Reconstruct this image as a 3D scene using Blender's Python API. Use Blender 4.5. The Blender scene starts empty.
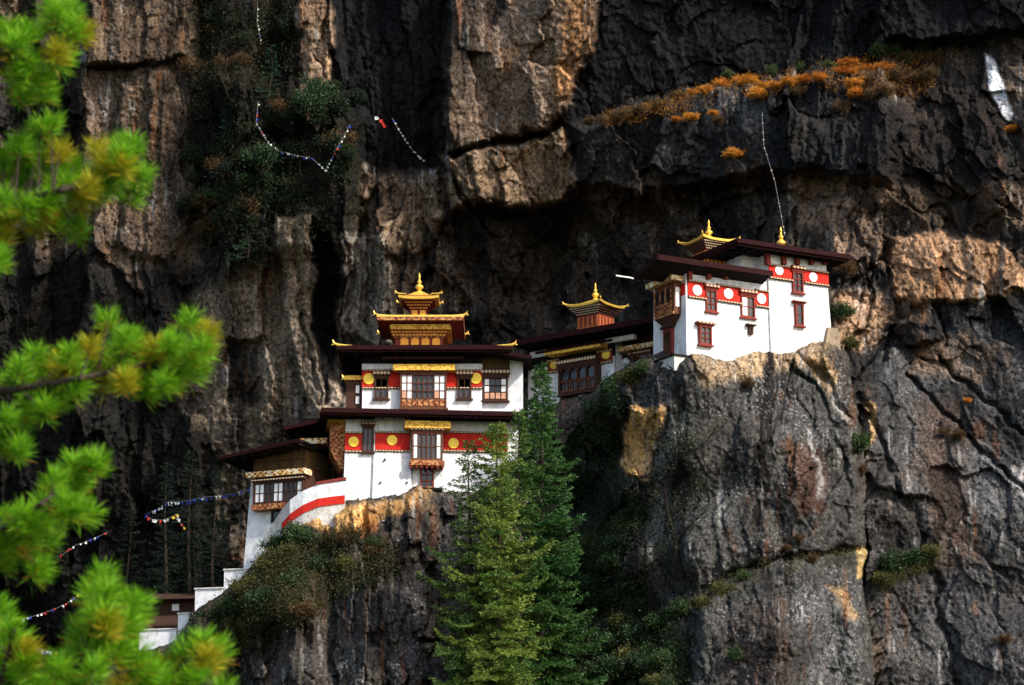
import bpy, math, random
import numpy as np
from mathutils import Vector

R = math.radians
sc = bpy.context.scene
COL = sc.collection
random.seed(7)

# ------------------------------------------------------------------ camera, sky, sun, exposure
PITCH = R(13.0)
F = 2873.0                      # focal length in pixels of the 1024 px wide frame
cam_d = bpy.data.cameras.new('camera')
cam = bpy.data.objects.new('camera', cam_d)
COL.objects.link(cam)
cam.location = (0, 0, 0)
cam.rotation_euler = (math.pi / 2 + PITCH, 0, 0)
cam_d.sensor_width = 36
cam_d.sensor_fit = 'HORIZONTAL'
cam_d.lens = F * 36 / 1024
cam_d.clip_start = 0.5
cam_d.clip_end = 6000
cam_d.dof.use_dof = True
cam_d.dof.focus_distance = 178
cam_d.dof.aperture_fstop = 6.0
sc.camera = cam

SUN_AZ, SUN_EL = 49.0, 39.0     # degrees right of "behind the camera", and up
sd = Vector((math.sin(R(SUN_AZ)) * math.cos(R(SUN_EL)), -math.cos(R(SUN_AZ)) * math.cos(R(SUN_EL)), math.sin(R(SUN_EL))))
world = bpy.data.worlds.new('World')
sc.world = world
world.use_nodes = True
wn = world.node_tree
bgn = wn.nodes['Background']
sky = wn.nodes.new('ShaderNodeTexSky')
sky.sky_type = 'NISHITA'
sky.sun_disc = False
sky.sun_elevation = R(SUN_EL)
sky.sun_rotation = math.atan2(sd.x, sd.y)
sky.air_density = 1.0
sky.dust_density = 2.0
wn.links.new(sky.outputs[0], bgn.inputs[0])
bgn.inputs[1].default_value = 0.15

sun_d = bpy.data.lights.new('sun', 'SUN')
sun_d.energy = 2.75
sun_d.angle = R(3.0)
sun_d.color = (1.0, 0.955, 0.89)
sun = bpy.data.objects.new('sun', sun_d)
COL.objects.link(sun)
sun.rotation_euler = (-sd).to_track_quat('-Z', 'Y').to_euler()
sun.location = (60, -40, 120)

sc.view_settings.view_transform = 'Standard'
sc.view_settings.look = 'None'
sc.view_settings.exposure = 0.96
sc.view_settings.gamma = 1.0
sc.view_settings.use_curve_mapping = False
sc.render.engine = 'CYCLES'
sc.render.filter_size = 0.95
sc.cycles.max_bounces = 4
sc.cycles.diffuse_bounces = 2
sc.cycles.glossy_bounces = 2
sc.cycles.transparent_max_bounces = 4
sc.cycles.use_denoising = True
sc.cycles.use_adaptive_sampling = True
sc.cycles.adaptive_threshold = 0.02
sc.cycles.sample_clamp_indirect = 4.0


# ------------------------------------------------------------------ where a point of the photo lies in the place
CP, SP = math.cos(PITCH), math.sin(PITCH)


def ray(u, v):
    dx = (u - 512.0) / F
    dz = (342.5 - v) / F
    return dx, CP - SP * dz, SP + CP * dz


def P(u, v, Y):
    rx, ry, rz = ray(u, v)
    t = Y / ry
    return Vector((rx * t, Y, rz * t))


# ------------------------------------------------------------------ noise
def _h(ix, iy, seed):
    n = (ix.astype(np.int64) * 374761393 + iy.astype(np.int64) * 668265263 + seed * 1274126177) & 0xFFFFFFFF
    n = ((n ^ (n >> 13)) * 1274126177) & 0xFFFFFFFF
    n = ((n ^ (n >> 16)) * 2246822519) & 0xFFFFFFFF
    n = n ^ (n >> 15)
    return (n & 0xFFFFFF).astype(np.float64) / 16777216.0


def perlin(x, y, seed=0):
    x0 = np.floor(x); y0 = np.floor(y)
    fx = x - x0; fy = y - y0
    ux = fx * fx * fx * (fx * (fx * 6 - 15) + 10)
    uy = fy * fy * fy * (fy * (fy * 6 - 15) + 10)

    def g(ox, oy):
        a = _h(x0 + ox, y0 + oy, seed) * 2 * math.pi
        return np.cos(a) * (fx - ox) + np.sin(a) * (fy - oy)
    a = g(0, 0) * (1 - ux) + g(1, 0) * ux
    b = g(0, 1) * (1 - ux) + g(1, 1) * ux
    return (a * (1 - uy) + b * uy) * 1.5


def fbm(x, y, seed=0, octv=5, gain=0.5):
    s = 0; a = 1.0; t = 0
    for k in range(octv):
        s = s + a * perlin(x, y, seed + 17 * k)
        t += a
        a *= gain
        x = x * 2.03 + 13.7; y = y * 2.03 - 7.1
    return s / t * 1.6


def facets(x, y, seed=0, tilt=0.6):
    """Broken rock: every cell is a plane of its own height and tilt. Also F2-F1 for the joints between cells."""
    x0 = np.floor(x); y0 = np.floor(y)
    b1 = np.full(x.shape, 9.0); b2 = np.full(x.shape, 9.0); val = np.zeros(x.shape); idv = np.zeros(x.shape)
    for oy in (-1, 0, 1):
        for ox in (-1, 0, 1):
            cx = x0 + ox; cy = y0 + oy
            px = cx + _h(cx, cy, seed); py = cy + _h(cx, cy, seed + 1)
            dx = x - px; dy = y - py
            d = np.sqrt(dx * dx + dy * dy)
            r = _h(cx, cy, seed + 2)
            pl = (r - 0.5) + tilt * ((_h(cx, cy, seed + 3) - .5) * dx + (_h(cx, cy, seed + 4) - .5) * dy) * 2
            m = d < b1
            b2 = np.where(m, b1, np.minimum(b2, d))
            val = np.where(m, pl, val); idv = np.where(m, _h(cx, cy, seed + 5), idv)
            b1 = np.where(m, d, b1)
    return val, b2 - b1, idv


def sstep(a, b, x):
    t = np.clip((x - a) / (b - a), 0, 1)
    return t * t * (3 - 2 * t)


def sdf_poly(u, v, poly):
    """Signed distance to a closed outline, negative inside."""
    n = len(poly)
    d = np.full(u.shape, 1e9); inside = np.zeros(u.shape, bool)
    for i in range(n):
        ax, ay = poly[i]; bx, by = poly[(i + 1) % n]
        ex, ey = bx - ax, by - ay
        wx, wy = u - ax, v - ay
        t = np.clip((wx * ex + wy * ey) / (ex * ex + ey * ey + 1e-9), 0, 1)
        d = np.minimum(d, (wx - ex * t) ** 2 + (wy - ey * t) ** 2)
        c = ((ay > v) != (by > v)) & (u < (bx - ax) * (v - ay) / ((by - ay) if by != ay else 1e-9) + ax)
        inside ^= c
    d = np.sqrt(d)
    return np.where(inside, -d, d)


def dist_line(u, v, pts):
    d = np.full(u.shape, 1e9)
    for (ax, ay), (bx, by) in zip(pts[:-1], pts[1:]):
        ex, ey = bx - ax, by - ay
        wx, wy = u - ax, v - ay
        t = np.clip((wx * ex + wy * ey) / (ex * ex + ey * ey + 1e-9), 0, 1)
        d = np.minimum(d, (wx - ex * t) ** 2 + (wy - ey * t) ** 2)
    return np.sqrt(d)


def idw(u, v, pts, power=3.0, eps=18.0):
    num = 0; den = 0
    for (pu, pv, val) in pts:
        w = 1.0 / ((u - pu) ** 2 + (v - pv) ** 2 + eps * eps) ** (power / 2)
        num = num + w * val; den = den + w
    return num / den


# ------------------------------------------------------------------ mesh helpers
def np_mesh(name, V, loops, sizes, col=None, mat=None, parent=None, smooth=False):
    me = bpy.data.meshes.new(name)
    V = np.asarray(V, np.float32); loops = np.asarray(loops, np.int32).ravel(); sizes = np.asarray(sizes, np.int32)
    me.vertices.add(len(V)); me.vertices.foreach_set('co', V.ravel())
    me.loops.add(len(loops)); me.loops.foreach_set('vertex_index', loops)
    me.polygons.add(len(sizes))
    st = np.zeros(len(sizes), np.int32); st[1:] = np.cumsum(sizes)[:-1]
    me.polygons.foreach_set('loop_start', st)
    me.update(calc_edges=True)
    if smooth:
        me.polygons.foreach_set('use_smooth', np.ones(len(sizes), bool))
    if col is not None:
        at = me.color_attributes.new('Col', 'FLOAT_COLOR', 'POINT')
        c4 = np.ones((len(V), 4), np.float32); c4[:, :3] = col
        at.data.foreach_set('color', c4.ravel())
    if mat: me.materials.append(mat)
    o = bpy.data.objects.new(name, me)
    COL.objects.link(o)
    if parent is not None: o.parent = parent
    return o


class MB:
    """Collects boxes, tubes, lathes ... and links them as one mesh object."""
    def __init__(s): s.v = []; s.f = []

    def hexa(s, p):            # p: 4 bottom (ccw from above), 4 top
        b = len(s.v); s.v += [tuple(q) for q in p]
        s.f += [(b+3, b+2, b+1, b), (b+4, b+5, b+6, b+7), (b, b+1, b+5, b+4), (b+1, b+2, b+6, b+5), (b+2, b+3, b+7, b+6), (b+3, b, b+4, b+7)]
        return s

    def box(s, x0, x1, y0, y1, z0, z1):
        return s.hexa([(x0, y0, z0), (x1, y0, z0), (x1, y1, z0), (x0, y1, z0), (x0, y0, z1), (x1, y0, z1), (x1, y1, z1), (x0, y1, z1)])

    def quad(s, a, b, c, d):
        i = len(s.v); s.v += [tuple(a), tuple(b), tuple(c), tuple(d)]; s.f.append((i, i+1, i+2, i+3)); return s

    def prism(s, pts, y0, y1):   # outline in x,z extruded along y
        n = len(pts); b = len(s.v)
        s.v += [(x, y0, z) for x, z in pts] + [(x, y1, z) for x, z in pts]
        s.f.append(tuple(range(b, b+n))); s.f.append(tuple(range(b+2*n-1, b+n-1, -1)))
        for i in range(n):
            j = (i+1) % n
            s.f.append((b+j, b+i, b+n+i, b+n+j))
        return s

    def disc(s, x, z, r, y0, y1, n=20):
        return s.prism([(x + r*math.cos(2*math.pi*k/n), z + r*math.sin(2*math.pi*k/n)) for k in range(n)], y0, y1)

    def lathe(s, cx, cy, prof, n=12):
        b = len(s.v)
        for r, z in prof:
            for k in range(n):
                a = 2*math.pi*k/n
                s.v.append((cx + r*math.cos(a), cy + r*math.sin(a), z))
        for i in range(len(prof)-1):
            for k in range(n):
                j = (k+1) % n
                s.f.append((b+i*n+k, b+i*n+j, b+(i+1)*n+j, b+(i+1)*n+k))
        s.f.append(tuple(b+k for k in range(n-1, -1, -1)))
        t = b+(len(prof)-1)*n
        s.f.append(tuple(t+k for k in range(n)))
        return s

    def tube(s, pts, rad, n=6):
        pts = [Vector(p) for p in pts]
        if not hasattr(rad, '__len__'): rad = [rad]*len(pts)
        b = len(s.v)
        for i, p in enumerate(pts):
            d = (pts[min(i+1, len(pts)-1)] - pts[max(i-1, 0)])
            if d.length < 1e-9: d = Vector((0, 0, 1))
            d.normalize()
            a = d.cross(Vector((0, 0, 1)) if abs(d.z) < .9 else Vector((1, 0, 0))).normalized()
            c = d.cross(a)
            for k in range(n):
                t = 2*math.pi*k/n
                s.v.append(tuple(p + (a*math.cos(t) + c*math.sin(t))*rad[i]))
        for i in range(len(pts)-1):
            for k in range(n):
                j = (k+1) % n
                s.f.append((b+i*n+k, b+i*n+j, b+(i+1)*n+j, b+(i+1)*n+k))
        s.f.append(tuple(b+k for k in range(n-1, -1, -1)))
        t = b+(len(pts)-1)*n
        s.f.append(tuple(t+k for k in range(n)))
        return s

    def build(s, name, mat, parent=None, smooth=False):
        me = bpy.data.meshes.new(name)
        me.from_pydata(s.v, [], s.f)
        me.materials.append(mat)
        if smooth: me.polygons.foreach_set('use_smooth', [True]*len(me.polygons))
        me.update()
        o = bpy.data.objects.new(name, me)
        COL.objects.link(o)
        if parent is not None: o.parent = parent
        return o


def tag(o, label=None, cat=None, group=None, kind=None):
    if label: o['label'] = label
    if cat: o['category'] = cat
    if group: o['group'] = group
    if kind: o['kind'] = kind
    return o


def empty(name, loc, rz=0.0):
    o = bpy.data.objects.new(name, None)
    o.empty_display_size = 0.5
    COL.objects.link(o)
    o.location = loc
    o.rotation_euler = (0, 0, rz)
    return o


# ------------------------------------------------------------------ materials
def mat_new(name):
    m = bpy.data.materials.new(name); m.use_nodes = True
    nt = m.node_tree
    return m, nt, nt.nodes['Principled BSDF'], nt.nodes.new, nt.links.new


def painted(name, col, rough=0.7, var=0.25, scale=1.5, bump=0.15, spec=0.3, metal=0.0, streak=0.0, dirt=(.3, .25, .2), dirt_amt=0.0):
    """Paint, wood or plaster: colour broken by weathering noise, vertical run marks and a little relief."""
    m, nt, b, N, L = mat_new(name)
    tc = N('ShaderNodeTexCoord')
    n1 = N('ShaderNodeTexNoise'); n1.inputs['Scale'].default_value = scale; n1.inputs['Detail'].default_value = 8; n1.inputs['Roughness'].default_value = .65
    L(tc.outputs['Object'], n1.inputs['Vector'])
    rmp = N('ShaderNodeMapRange'); rmp.inputs['From Min'].default_value = .3; rmp.inputs['From Max'].default_value = .7
    rmp.inputs['To Min'].default_value = 1 - var; rmp.inputs['To Max'].default_value = 1 + var*.4
    L(n1.outputs['Fac'], rmp.inputs['Value'])
    mul = N('ShaderNodeVectorMath'); mul.operation = 'SCALE'; mul.inputs[0].default_value = col
    L(rmp.outputs[0], mul.inputs['Scale'])
    last = mul.outputs[0]
    if dirt_amt > 0:
        mp = N('ShaderNodeMapping'); mp.inputs['Scale'].default_value = (1.7, 1.7, .65)
        L(tc.outputs['Object'], mp.inputs['Vector'])
        n2 = N('ShaderNodeTexNoise'); n2.inputs['Scale'].default_value = 1.6; n2.inputs['Detail'].default_value = 7; n2.inputs['Roughness'].default_value = .7
        L(mp.outputs[0], n2.inputs['Vector'])
        r2 = N('ShaderNodeMapRange'); r2.inputs['From Min'].default_value = .47; r2.inputs['From Max'].default_value = .78; r2.inputs['To Max'].default_value = dirt_amt
        L(n2.outputs['Fac'], r2.inputs['Value'])
        mx = N('ShaderNodeMix'); mx.data_type = 'RGBA'
        L(r2.outputs[0], mx.inputs[0]); L(last, mx.inputs[6]); mx.inputs[7].default_value = (*dirt, 1)
        last = mx.outputs[2]
    L(last, b.inputs['Base Color'])
    b.inputs['Roughness'].default_value = rough
    b.inputs['Specular IOR Level'].default_value = spec
    b.inputs['Metallic'].default_value = metal
    if bump > 0:
        n3 = N('ShaderNodeTexNoise'); n3.inputs['Scale'].default_value = scale*5; n3.inputs['Detail'].default_value = 6
        L(tc.outputs['Object'], n3.inputs['Vector'])
        bp = N('ShaderNodeBump'); bp.inputs['Strength'].default_value = bump; bp.inputs['Distance'].default_value = .08
        L(n3.outputs['Fac'], bp.inputs['Height']); L(bp.outputs[0], b.inputs['Normal'])
    return m


def carved(name, c1, c2, c3, sx=6.0, sz=6.0):
    """Painted carving: small alternating blocks of three colours."""
    m, nt, b, N, L = mat_new(name)
    tc = N('ShaderNodeTexCoord')
    mp = N('ShaderNodeMapping'); mp.inputs['Scale'].default_value = (sx, sx, sz)
    L(tc.outputs['Object'], mp.inputs['Vector'])
    ck = N('ShaderNodeTexChecker'); ck.inputs['Scale'].default_value = 1.0
    ck.inputs['Color1'].default_value = (*c1, 1); ck.inputs['Color2'].default_value = (*c2, 1)
    L(mp.outputs[0], ck.inputs['Vector'])
    vo = N('ShaderNodeTexVoronoi'); vo.inputs['Scale'].default_value = sx*1.3
    L(tc.outputs['Object'], vo.inputs['Vector'])
    sp = N('ShaderNodeSeparateColor'); L(vo.outputs['Color'], sp.inputs[0])
    gt = N('ShaderNodeMath'); gt.operation = 'GREATER_THAN'; gt.inputs[1].default_value = .62
    L(sp.outputs[0], gt.inputs[0])
    mx = N('ShaderNodeMix'); mx.data_type = 'RGBA'
    L(gt.outputs[0], mx.inputs[0]); L(ck.outputs[0], mx.inputs[6]); mx.inputs[7].default_value = (*c3, 1)
    L(mx.outputs[2], b.inputs['Base Color'])
    b.inputs['Roughness'].default_value = .75
    b.inputs['Specular IOR Level'].default_value = .2
    return m


def leaf_mat(name, trans=0.25, gain=1.0):
    m, nt, b, N, L = mat_new(name)
    at = N('ShaderNodeVertexColor'); at.layer_name = 'Col'
    L(at.outputs[0], b.inputs['Base Color'])
    b.inputs['Roughness'].default_value = .6
    b.inputs['Specular IOR Level'].default_value = .25
    tr = N('ShaderNodeBsdfTranslucent'); L(at.outputs[0], tr.inputs['Color'])
    mx = N('ShaderNodeMixShader'); mx.inputs[0].default_value = trans
    L(b.outputs[0], mx.inputs[1]); L(tr.outputs[0], mx.inputs[2])
    L(mx.outputs[0], nt.nodes['Material Output'].inputs['Surface'])
    return m


M = {}
M['plaster'] = painted('white_plaster', (.80, .79, .78), .85, .20, 2.6, .6, .2, dirt=(.30, .25, .20), dirt_amt=.75)
M['plaster_old'] = painted('old_white_plaster', (.62, .58, .54), .9, .35, 2.5, .6, .2, dirt=(.25, .17, .10), dirt_amt=.8)
M['red'] = painted('red_ochre_band', (.54, .020, .010), .8, .25, 2.5, .2, .2, dirt=(.2, .02, .015), dirt_amt=.35)
M['maroon'] = painted('maroon_fascia', (.021, .0035, .0035), .7, .45, 3.0, .25, .08)
M['soffit'] = painted('dark_soffit_timber', (.014, .009, .008), .85, .4, 2.0, .2, .15)
M['sheet'] = painted('roof_sheet', (.09, .03, .025), .5, .3, 1.0, .1, .4)
M['wood'] = painted('brown_window_wood', (.13, .045, .020), .75, .45, 3.0, .25, .25)
M['darkwood'] = painted('dark_window_wood', (.060, .024, .013), .8, .4, 3.0, .25, .2)
M['redwood'] = painted('red_window_wood', (.20, .028, .016), .75, .35, 3.0, .2, .25)
M['ochre'] = painted('dull_yellow_panel', (.085, .052, .016), .85, .35, 2.0, .2, .15)
M['gold'] = painted('gold_leaf', (.95, .58, .10), .38, .25, 3.0, .1, .5, metal=.55)
M['goldpaint'] = painted('yellow_gold_paint', (.80, .50, .05), .6, .25, 2.5, .15, .3)
M['amber'] = painted('amber_panel', (.85, .36, .03), .6, .35, 4.0, .1, .3)
M['orange'] = painted('orange_slat', (.42, .12, .03), .7, .35, 4.0, .1, .2)
M['paper'] = painted('white_window_panel', (.80, .77, .74), .8, .12, 2.0, .05, .2)
M['peach'] = painted('peach_window_panel', (.62, .32, .20), .8, .3, 3.0, .05, .2)
M['glass'] = painted('dark_glass', (.012, .011, .012), .15, .3, 2.0, 0, .5)
M['glassgrey'] = painted('dusty_grey_pane', (.055, .047, .046), .35, .3, 2.0, 0, .4)
M['cream'] = painted('cream_block', (.62, .45, .28), .8, .3, 4.0, 0, .2)
M['disc_gold'] = painted('gold_disc', (.92, .60, .05), .5, .2, 4.0, .1, .4, metal=.2)
M['disc_white'] = painted('white_disc', (.85, .83, .78), .7, .1, 4.0, .05, .2)
M['carve_gold'] = carved('gold_carving', (.70, .42, .10), (.22, .06, .025), (.72, .60, .40), 5, 7)
M['carve_red'] = carved('red_carving', (.34, .10, .035), (.10, .025, .015), (.45, .22, .08), 6, 6)
M['valance'] = carved('gold_valance', (.84, .52, .09), (.70, .40, .05), (.46, .22, .03), 7, 9)
M['bark'] = painted('bark', (.050, .036, .026), .9, .5, 6.0, .5, .1)
M['stone'] = painted('rubble_stone', (.30, .23, .15), .9, .5, 1.6, .8, .15, dirt=(.10, .07, .05), dirt_amt=.7)
M['timber'] = painted('weathered_hut_timber', (.055, .028, .018), .85, .45, 2.5, .3, .15)
M['cord'] = painted('flag_cord', (.25, .23, .20), .9, .1, 2, 0, .1)
M['leaf'] = leaf_mat('leaf')
M['needle'] = leaf_mat('needle', .42)
FLAGC = {'blue': (.03, .06, .42), 'white': (.75, .74, .72), 'red': (.55, .04, .03), 'green': (.05, .28, .07), 'yellow': (.75, .50, .04)}
for k_, c_ in FLAGC.items():
    M['flag_' + k_] = painted('prayer_flag_cloth_' + k_, c_, .9, .2, 4, .1, .1)

# ------------------------------------------------------------------ the cliff: one sheet of rock, its distance worked out point by point
def spread(lo, hi, step, far_lo, far_hi, n_far=26):
    mid = 220
    core = np.concatenate([np.arange(lo - mid, lo - .5, 3.2), np.arange(lo, hi + .001, step), np.arange(hi + 3.2, hi + mid, 3.2)])
    lo, hi, step = core[0], core[-1], 3.2
    a = lo - np.geomspace(step * 2, lo - far_lo, n_far)[::-1]
    b = hi + np.geomspace(step * 2, far_hi - hi, n_far)
    return np.concatenate([a, core, b])


US = spread(-12, 1036, 1.2, -1500, 2500)
VS = spread(-12, 697, 1.2, -1300, 1450)
U, V = np.meshgrid(US, VS)
XM = (U - 512) / 15.6
ZM = (342.5 - V) / 15.6

BACK = [(-300, 0, 207), (0, 0, 205), (150, 0, 203), (300, 0, 201), (450, 0, 197), (600, 0, 193), (750, 0, 190.5), (900, 0, 187), (1024, 0, 184), (1300, 0, 180),
        (0, 200, 206), (150, 200, 204), (300, 200, 201), (400, 210, 199), (480, 200, 195.5), (550, 260, 199), (650, 210, 192), (800, 200, 186.5), (900, 200, 183), (1024, 200, 179),
        (0, 400, 207), (150, 400, 206), (300, 350, 203), (450, 330, 201), (560, 300, 200), (700, 230, 191), (840, 260, 182), (850, 330, 179), (950, 350, 177.5), (1024, 400, 175),
        (0, 685, 212), (150, 600, 210), (250, 500, 207), (870, 420, 175.5), (880, 500, 173.5), (1000, 550, 172), (880, 600, 172), (1024, 685, 168), (890, 685, 169.5), (500, 450, 200),
        (300, -400, 205), (800, -400, 195), (1300, 600, 166), (-300, 685, 214)]
FRONT = [(60, 700, 180), (120, 676, 178.5), (165, 660, 177), (200, 620, 175.8), (222, 600, 175.6), (250, 585, 175.6), (290, 548, 175.2), (330, 520, 175), (350, 506, 175.6), (400, 500, 176.1), (450, 498, 176.6), (500, 500, 177.5), (540, 450, 179), (570, 415, 178.5), (598, 400, 177), (630, 390, 174), (655, 378, 172.2),
         (180, 700, 174), (250, 640, 174), (300, 610, 171), (300, 685, 168), (400, 560, 173), (400, 620, 170.5), (400, 685, 168), (480, 560, 174), (480, 620, 172), (520, 685, 170), (580, 600, 177), (580, 500, 180), (560, 450, 180), (570, 685, 171.5), (625, 620, 173), (612, 450, 179), (622, 530, 177.5),
         (636, 400, 172), (636, 480, 171), (650, 560, 170), (690, 376, 169.0), (678, 384, 169.3), (662, 386, 171.0), (672, 400, 169.2), (690, 450, 167.5), (700, 550, 166.3), (740, 366, 171.6), (760, 450, 167.8), (760, 550, 166.8), (800, 364, 173), (830, 370, 173.6), (850, 480, 171), (800, 500, 167.6), (865, 560, 171), (700, 640, 166), (780, 640, 164.2), (850, 640, 167), (780, 700, 163.5), (680, 700, 165.5), (880, 700, 168),
         (400, 1000, 150), (800, 1000, 148), (100, 1000, 165), (600, 1000, 150)]
EDGE = [(20, 700), (60, 686), (104, 668), (140, 652), (172, 638), (196, 612), (240, 574), (284, 538), (300, 520), (345, 498), (380, 492), (420, 484), (470, 488), (505, 470), (530, 420), (560, 398), (592, 390), (612, 374), (640, 358), (660, 352),
        (690, 348), (740, 348), (775, 346), (806, 342), (834, 338), (846, 352), (856, 400), (864, 470), (870, 540), (866, 600), (874, 690), (900, 1500), (-100, 1500)]

# the outlines wander, as broken rock does
wu = U + 7 * fbm(XM / 3, ZM / 3, 3, 4) + 2.5 * fbm(XM / .8, ZM / .8, 5, 3)
wv = V + 7 * fbm(XM / 3, ZM / 3, 4, 4) + 2.5 * fbm(XM / .8, ZM / .8, 6, 3)

Db = idw(U, V, BACK, 3.0, 40)
Df = idw(U, V, FRONT, 3.4, 22)

# rock joints: tall blocks at left, sloping slabs at right
ang = R(-28) * sstep(760, 900, U)
ca, sa = np.cos(ang), np.sin(ang)
xr = XM * ca - ZM * sa; zr = XM * sa + ZM * ca
q1, q2 = fbm(XM / 5, ZM / 5, 21, 4), fbm(XM / 5, ZM / 5, 22, 4)
zs = 15.0 - 8.0 * sstep(330, 520, U)
xs = 2.7 + 1.6 * sstep(330, 520, U)
A, a2, aid = facets(xr / xs + q1 * .30, zr / zs + q2 * .30, 31, 1.0)
B, b2, bid = facets(xr / (xs * .42) + q1 * .30, zr / (zs * .36) + q2 * .30, 41, 1.1)
C, c2, cid = facets(xr / .72 + q2 * .3, zr / 1.15 + q1 * .3, 51, 1.2)
E, e2, eid = facets(XM / .34 + .3 * B, ZM / .46 + .3 * C, 55, 1.2)
fine = fbm(XM / 1.6, ZM / 2.4, 61, 6, .55)
ridge = -np.abs(fbm(XM / 2.2, ZM / 6.5, 62, 4))
RB, rb2, rbid = facets(xr / 4.6 + q2 * .2, zr / 10.0 + q1 * .2, 71, 1.2)
disp = 1.9 * A + sstep(800, 900, U) * (1.5 * RB - 1.2 * A) + .85 * B + .30 * C + .10 * E + .16 * fine - .35 * ridge
SMOOTH = [([(600, -40), (880, -40), (866, 58), (780, 72), (690, 86), (566, 124), (585, 60)], .75, 6), ([(872, -40), (1200, -40), (1200, 26), (1024, 30), (940, 44), (884, 40)], .75, 5),
          ([(331, -40), (448, -40), (440, 150), (428, 200), (362, 170), (336, 106)], .55, 10), ([(575, 128), (690, 92), (880, 66), (905, 120), (890, 185), (740, 170), (640, 196)], .45, 12),
          ([(450, -40), (598, -40), (585, 60), (560, 120), (452, 150)], .78, 6), ([(296, -40), (331, -40), (331, 98), (300, 104)], .55, 5), ([(275, 224), (312, 214), (316, 330), (346, 412), (312, 432), (286, 330)], .8, 5),
          ([(337, 236), (384, 230), (396, 340), (344, 340)], .5, 5), ([(84, -40), (192, -40), (202, 200), (196, 262), (110, 262), (84, 150)], .78, 10), ([(190, 300), (278, 250), (290, 340), (306, 434), (226, 462), (196, 430)], .78, 10),
          ([(868, 356), (1030, 320), (1060, 700), (884, 700), (858, 470)], .80, 14), ([(892, 236), (1000, 238), (1030, 290), (960, 306), (894, 294)], .4, 6)]
flat = np.zeros(U.shape)
for poly, a_, w_ in SMOOTH:
    flat = np.maximum(flat, a_ * (1 - sstep(-w_, w_, sdf_poly(wu, wv, poly))))
disp = disp * (1 - flat * .8) + flat * (.4 * A)
flute = np.maximum(flat * (U < 460), .5 * sstep(60, 140, U) * (1 - sstep(330, 460, U)))
disp = disp + flute * (.22 * fbm(XM / .8 + q1 * .25, ZM / 20, 63, 4) - .42 * np.abs(fbm(XM / 1.7 + q2 * .3, ZM / 14, 64, 3)))
jm = sstep(-.1, .45, fbm(XM / 7, ZM / 7, 65, 3)) * (1 - .6 * sstep(780, 880, U))
disp = disp + .34 * jm * (1 - sstep(0, .05, a2)) + .07 * jm * (1 - sstep(0, .06, b2))

# smoother, rounded rock on the buttress below the right-hand building
smooth_f = 1 - sstep(-20, 25, sdf_poly(U, V, [(640, 380), (700, 366), (800, 362), (850, 420), (868, 560), (870, 700), (690, 700), (655, 560)]))
V1, v2, vid = facets((XM + .12 * ZM) / 1.5 + q1 * .25, ZM / 5.5 + q2 * .25, 81, 1.3)
V3, v4, vid2 = facets((XM - .2 * ZM) / .55 + q2 * .2, ZM / 1.3 + q1 * .2, 85, 1.3)
disp_f = disp * (1 - .80 * smooth_f) + smooth_f * (.38 * V1 + .11 * V3 + .10 * fine)


def soft(poly, w, warp=1.0):
    uu = U + (wu - U) * warp; vv = V + (wv - V) * warp
    return 1 - sstep(-w, w, sdf_poly(uu, vv, poly))


OFFS = [  # outline, metres towards (-) or away from (+) the viewer, softness of its edge in px
    ([(600, -20), (880, -20), (866, 58), (780, 72), (690, 86), (600, 112), (566, 124), (585, 60)], -.2, 4),
    ([(872, -20), (1200, -20), (1200, 26), (1024, 30), (940, 44), (884, 40)], -2.0, 4),
    ([(575, 128), (690, 92), (880, 66), (905, 120), (890, 185), (800, 168), (740, 176), (640, 196), (575, 186)], -3.0, 7),
    ([(446, 156), (560, 130), (578, 186), (560, 204), (520, 210), (448, 206)], -2.2, 4),
    ([(448, -20), (600, -20), (585, 60), (560, 118), (540, 128), (450, 150)], -2.4, 4),
    ([(440, 206), (560, 206), (650, 198), (690, 240), (640, 300), (560, 320), (470, 290), (440, 250)], 1.6, 7),
    ([(360, 172), (438, 168), (438, 240), (400, 262), (362, 234)], -1.0, 5),
    ([(296, -20), (331, -20), (331, 98), (300, 104)], -1.4, 4),
    ([(276, 222), (312, 214), (316, 330), (346, 412), (312, 432), (287, 330)], -1.5, 4),
    ([(312, 215), (334, 240), (336, 340), (326, 400), (316, 330)], 2.2, 3),
    ([(336, 236), (384, 230), (396, 340), (372, 346), (344, 340)], -.8, 4),
    ([(85, -20), (192, -20), (188, 60), (130, 66), (84, 64)], -1.8, 4),
    ([(130, 70), (188, 66), (196, 200), (170, 262), (120, 250), (112, 120)], -.9, 5),
    ([(892, 236), (1000, 238), (1030, 290), (960, 306), (894, 294)], -.9, 5),
    ([(892, 322), (944, 318), (948, 338), (905, 348)], -1.5, 3),
    ([(820, 200), (850, 196), (884, 240), (872, 300), (838, 292)], -.8, 5),
    ([(864, 470), (930, 478), (936, 500), (872, 486)], -.8, 4),
    ([(190, 60), (300, 90), (360, 120), (350, 240), (240, 270), (190, 210)], -2.0, 14),
    ([(225, 340), (262, 336), (262, 408), (232, 402)], 1.4, 4),
]
for poly, dz, w in OFFS:
    Db = Db + dz * soft(poly, w)
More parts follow.
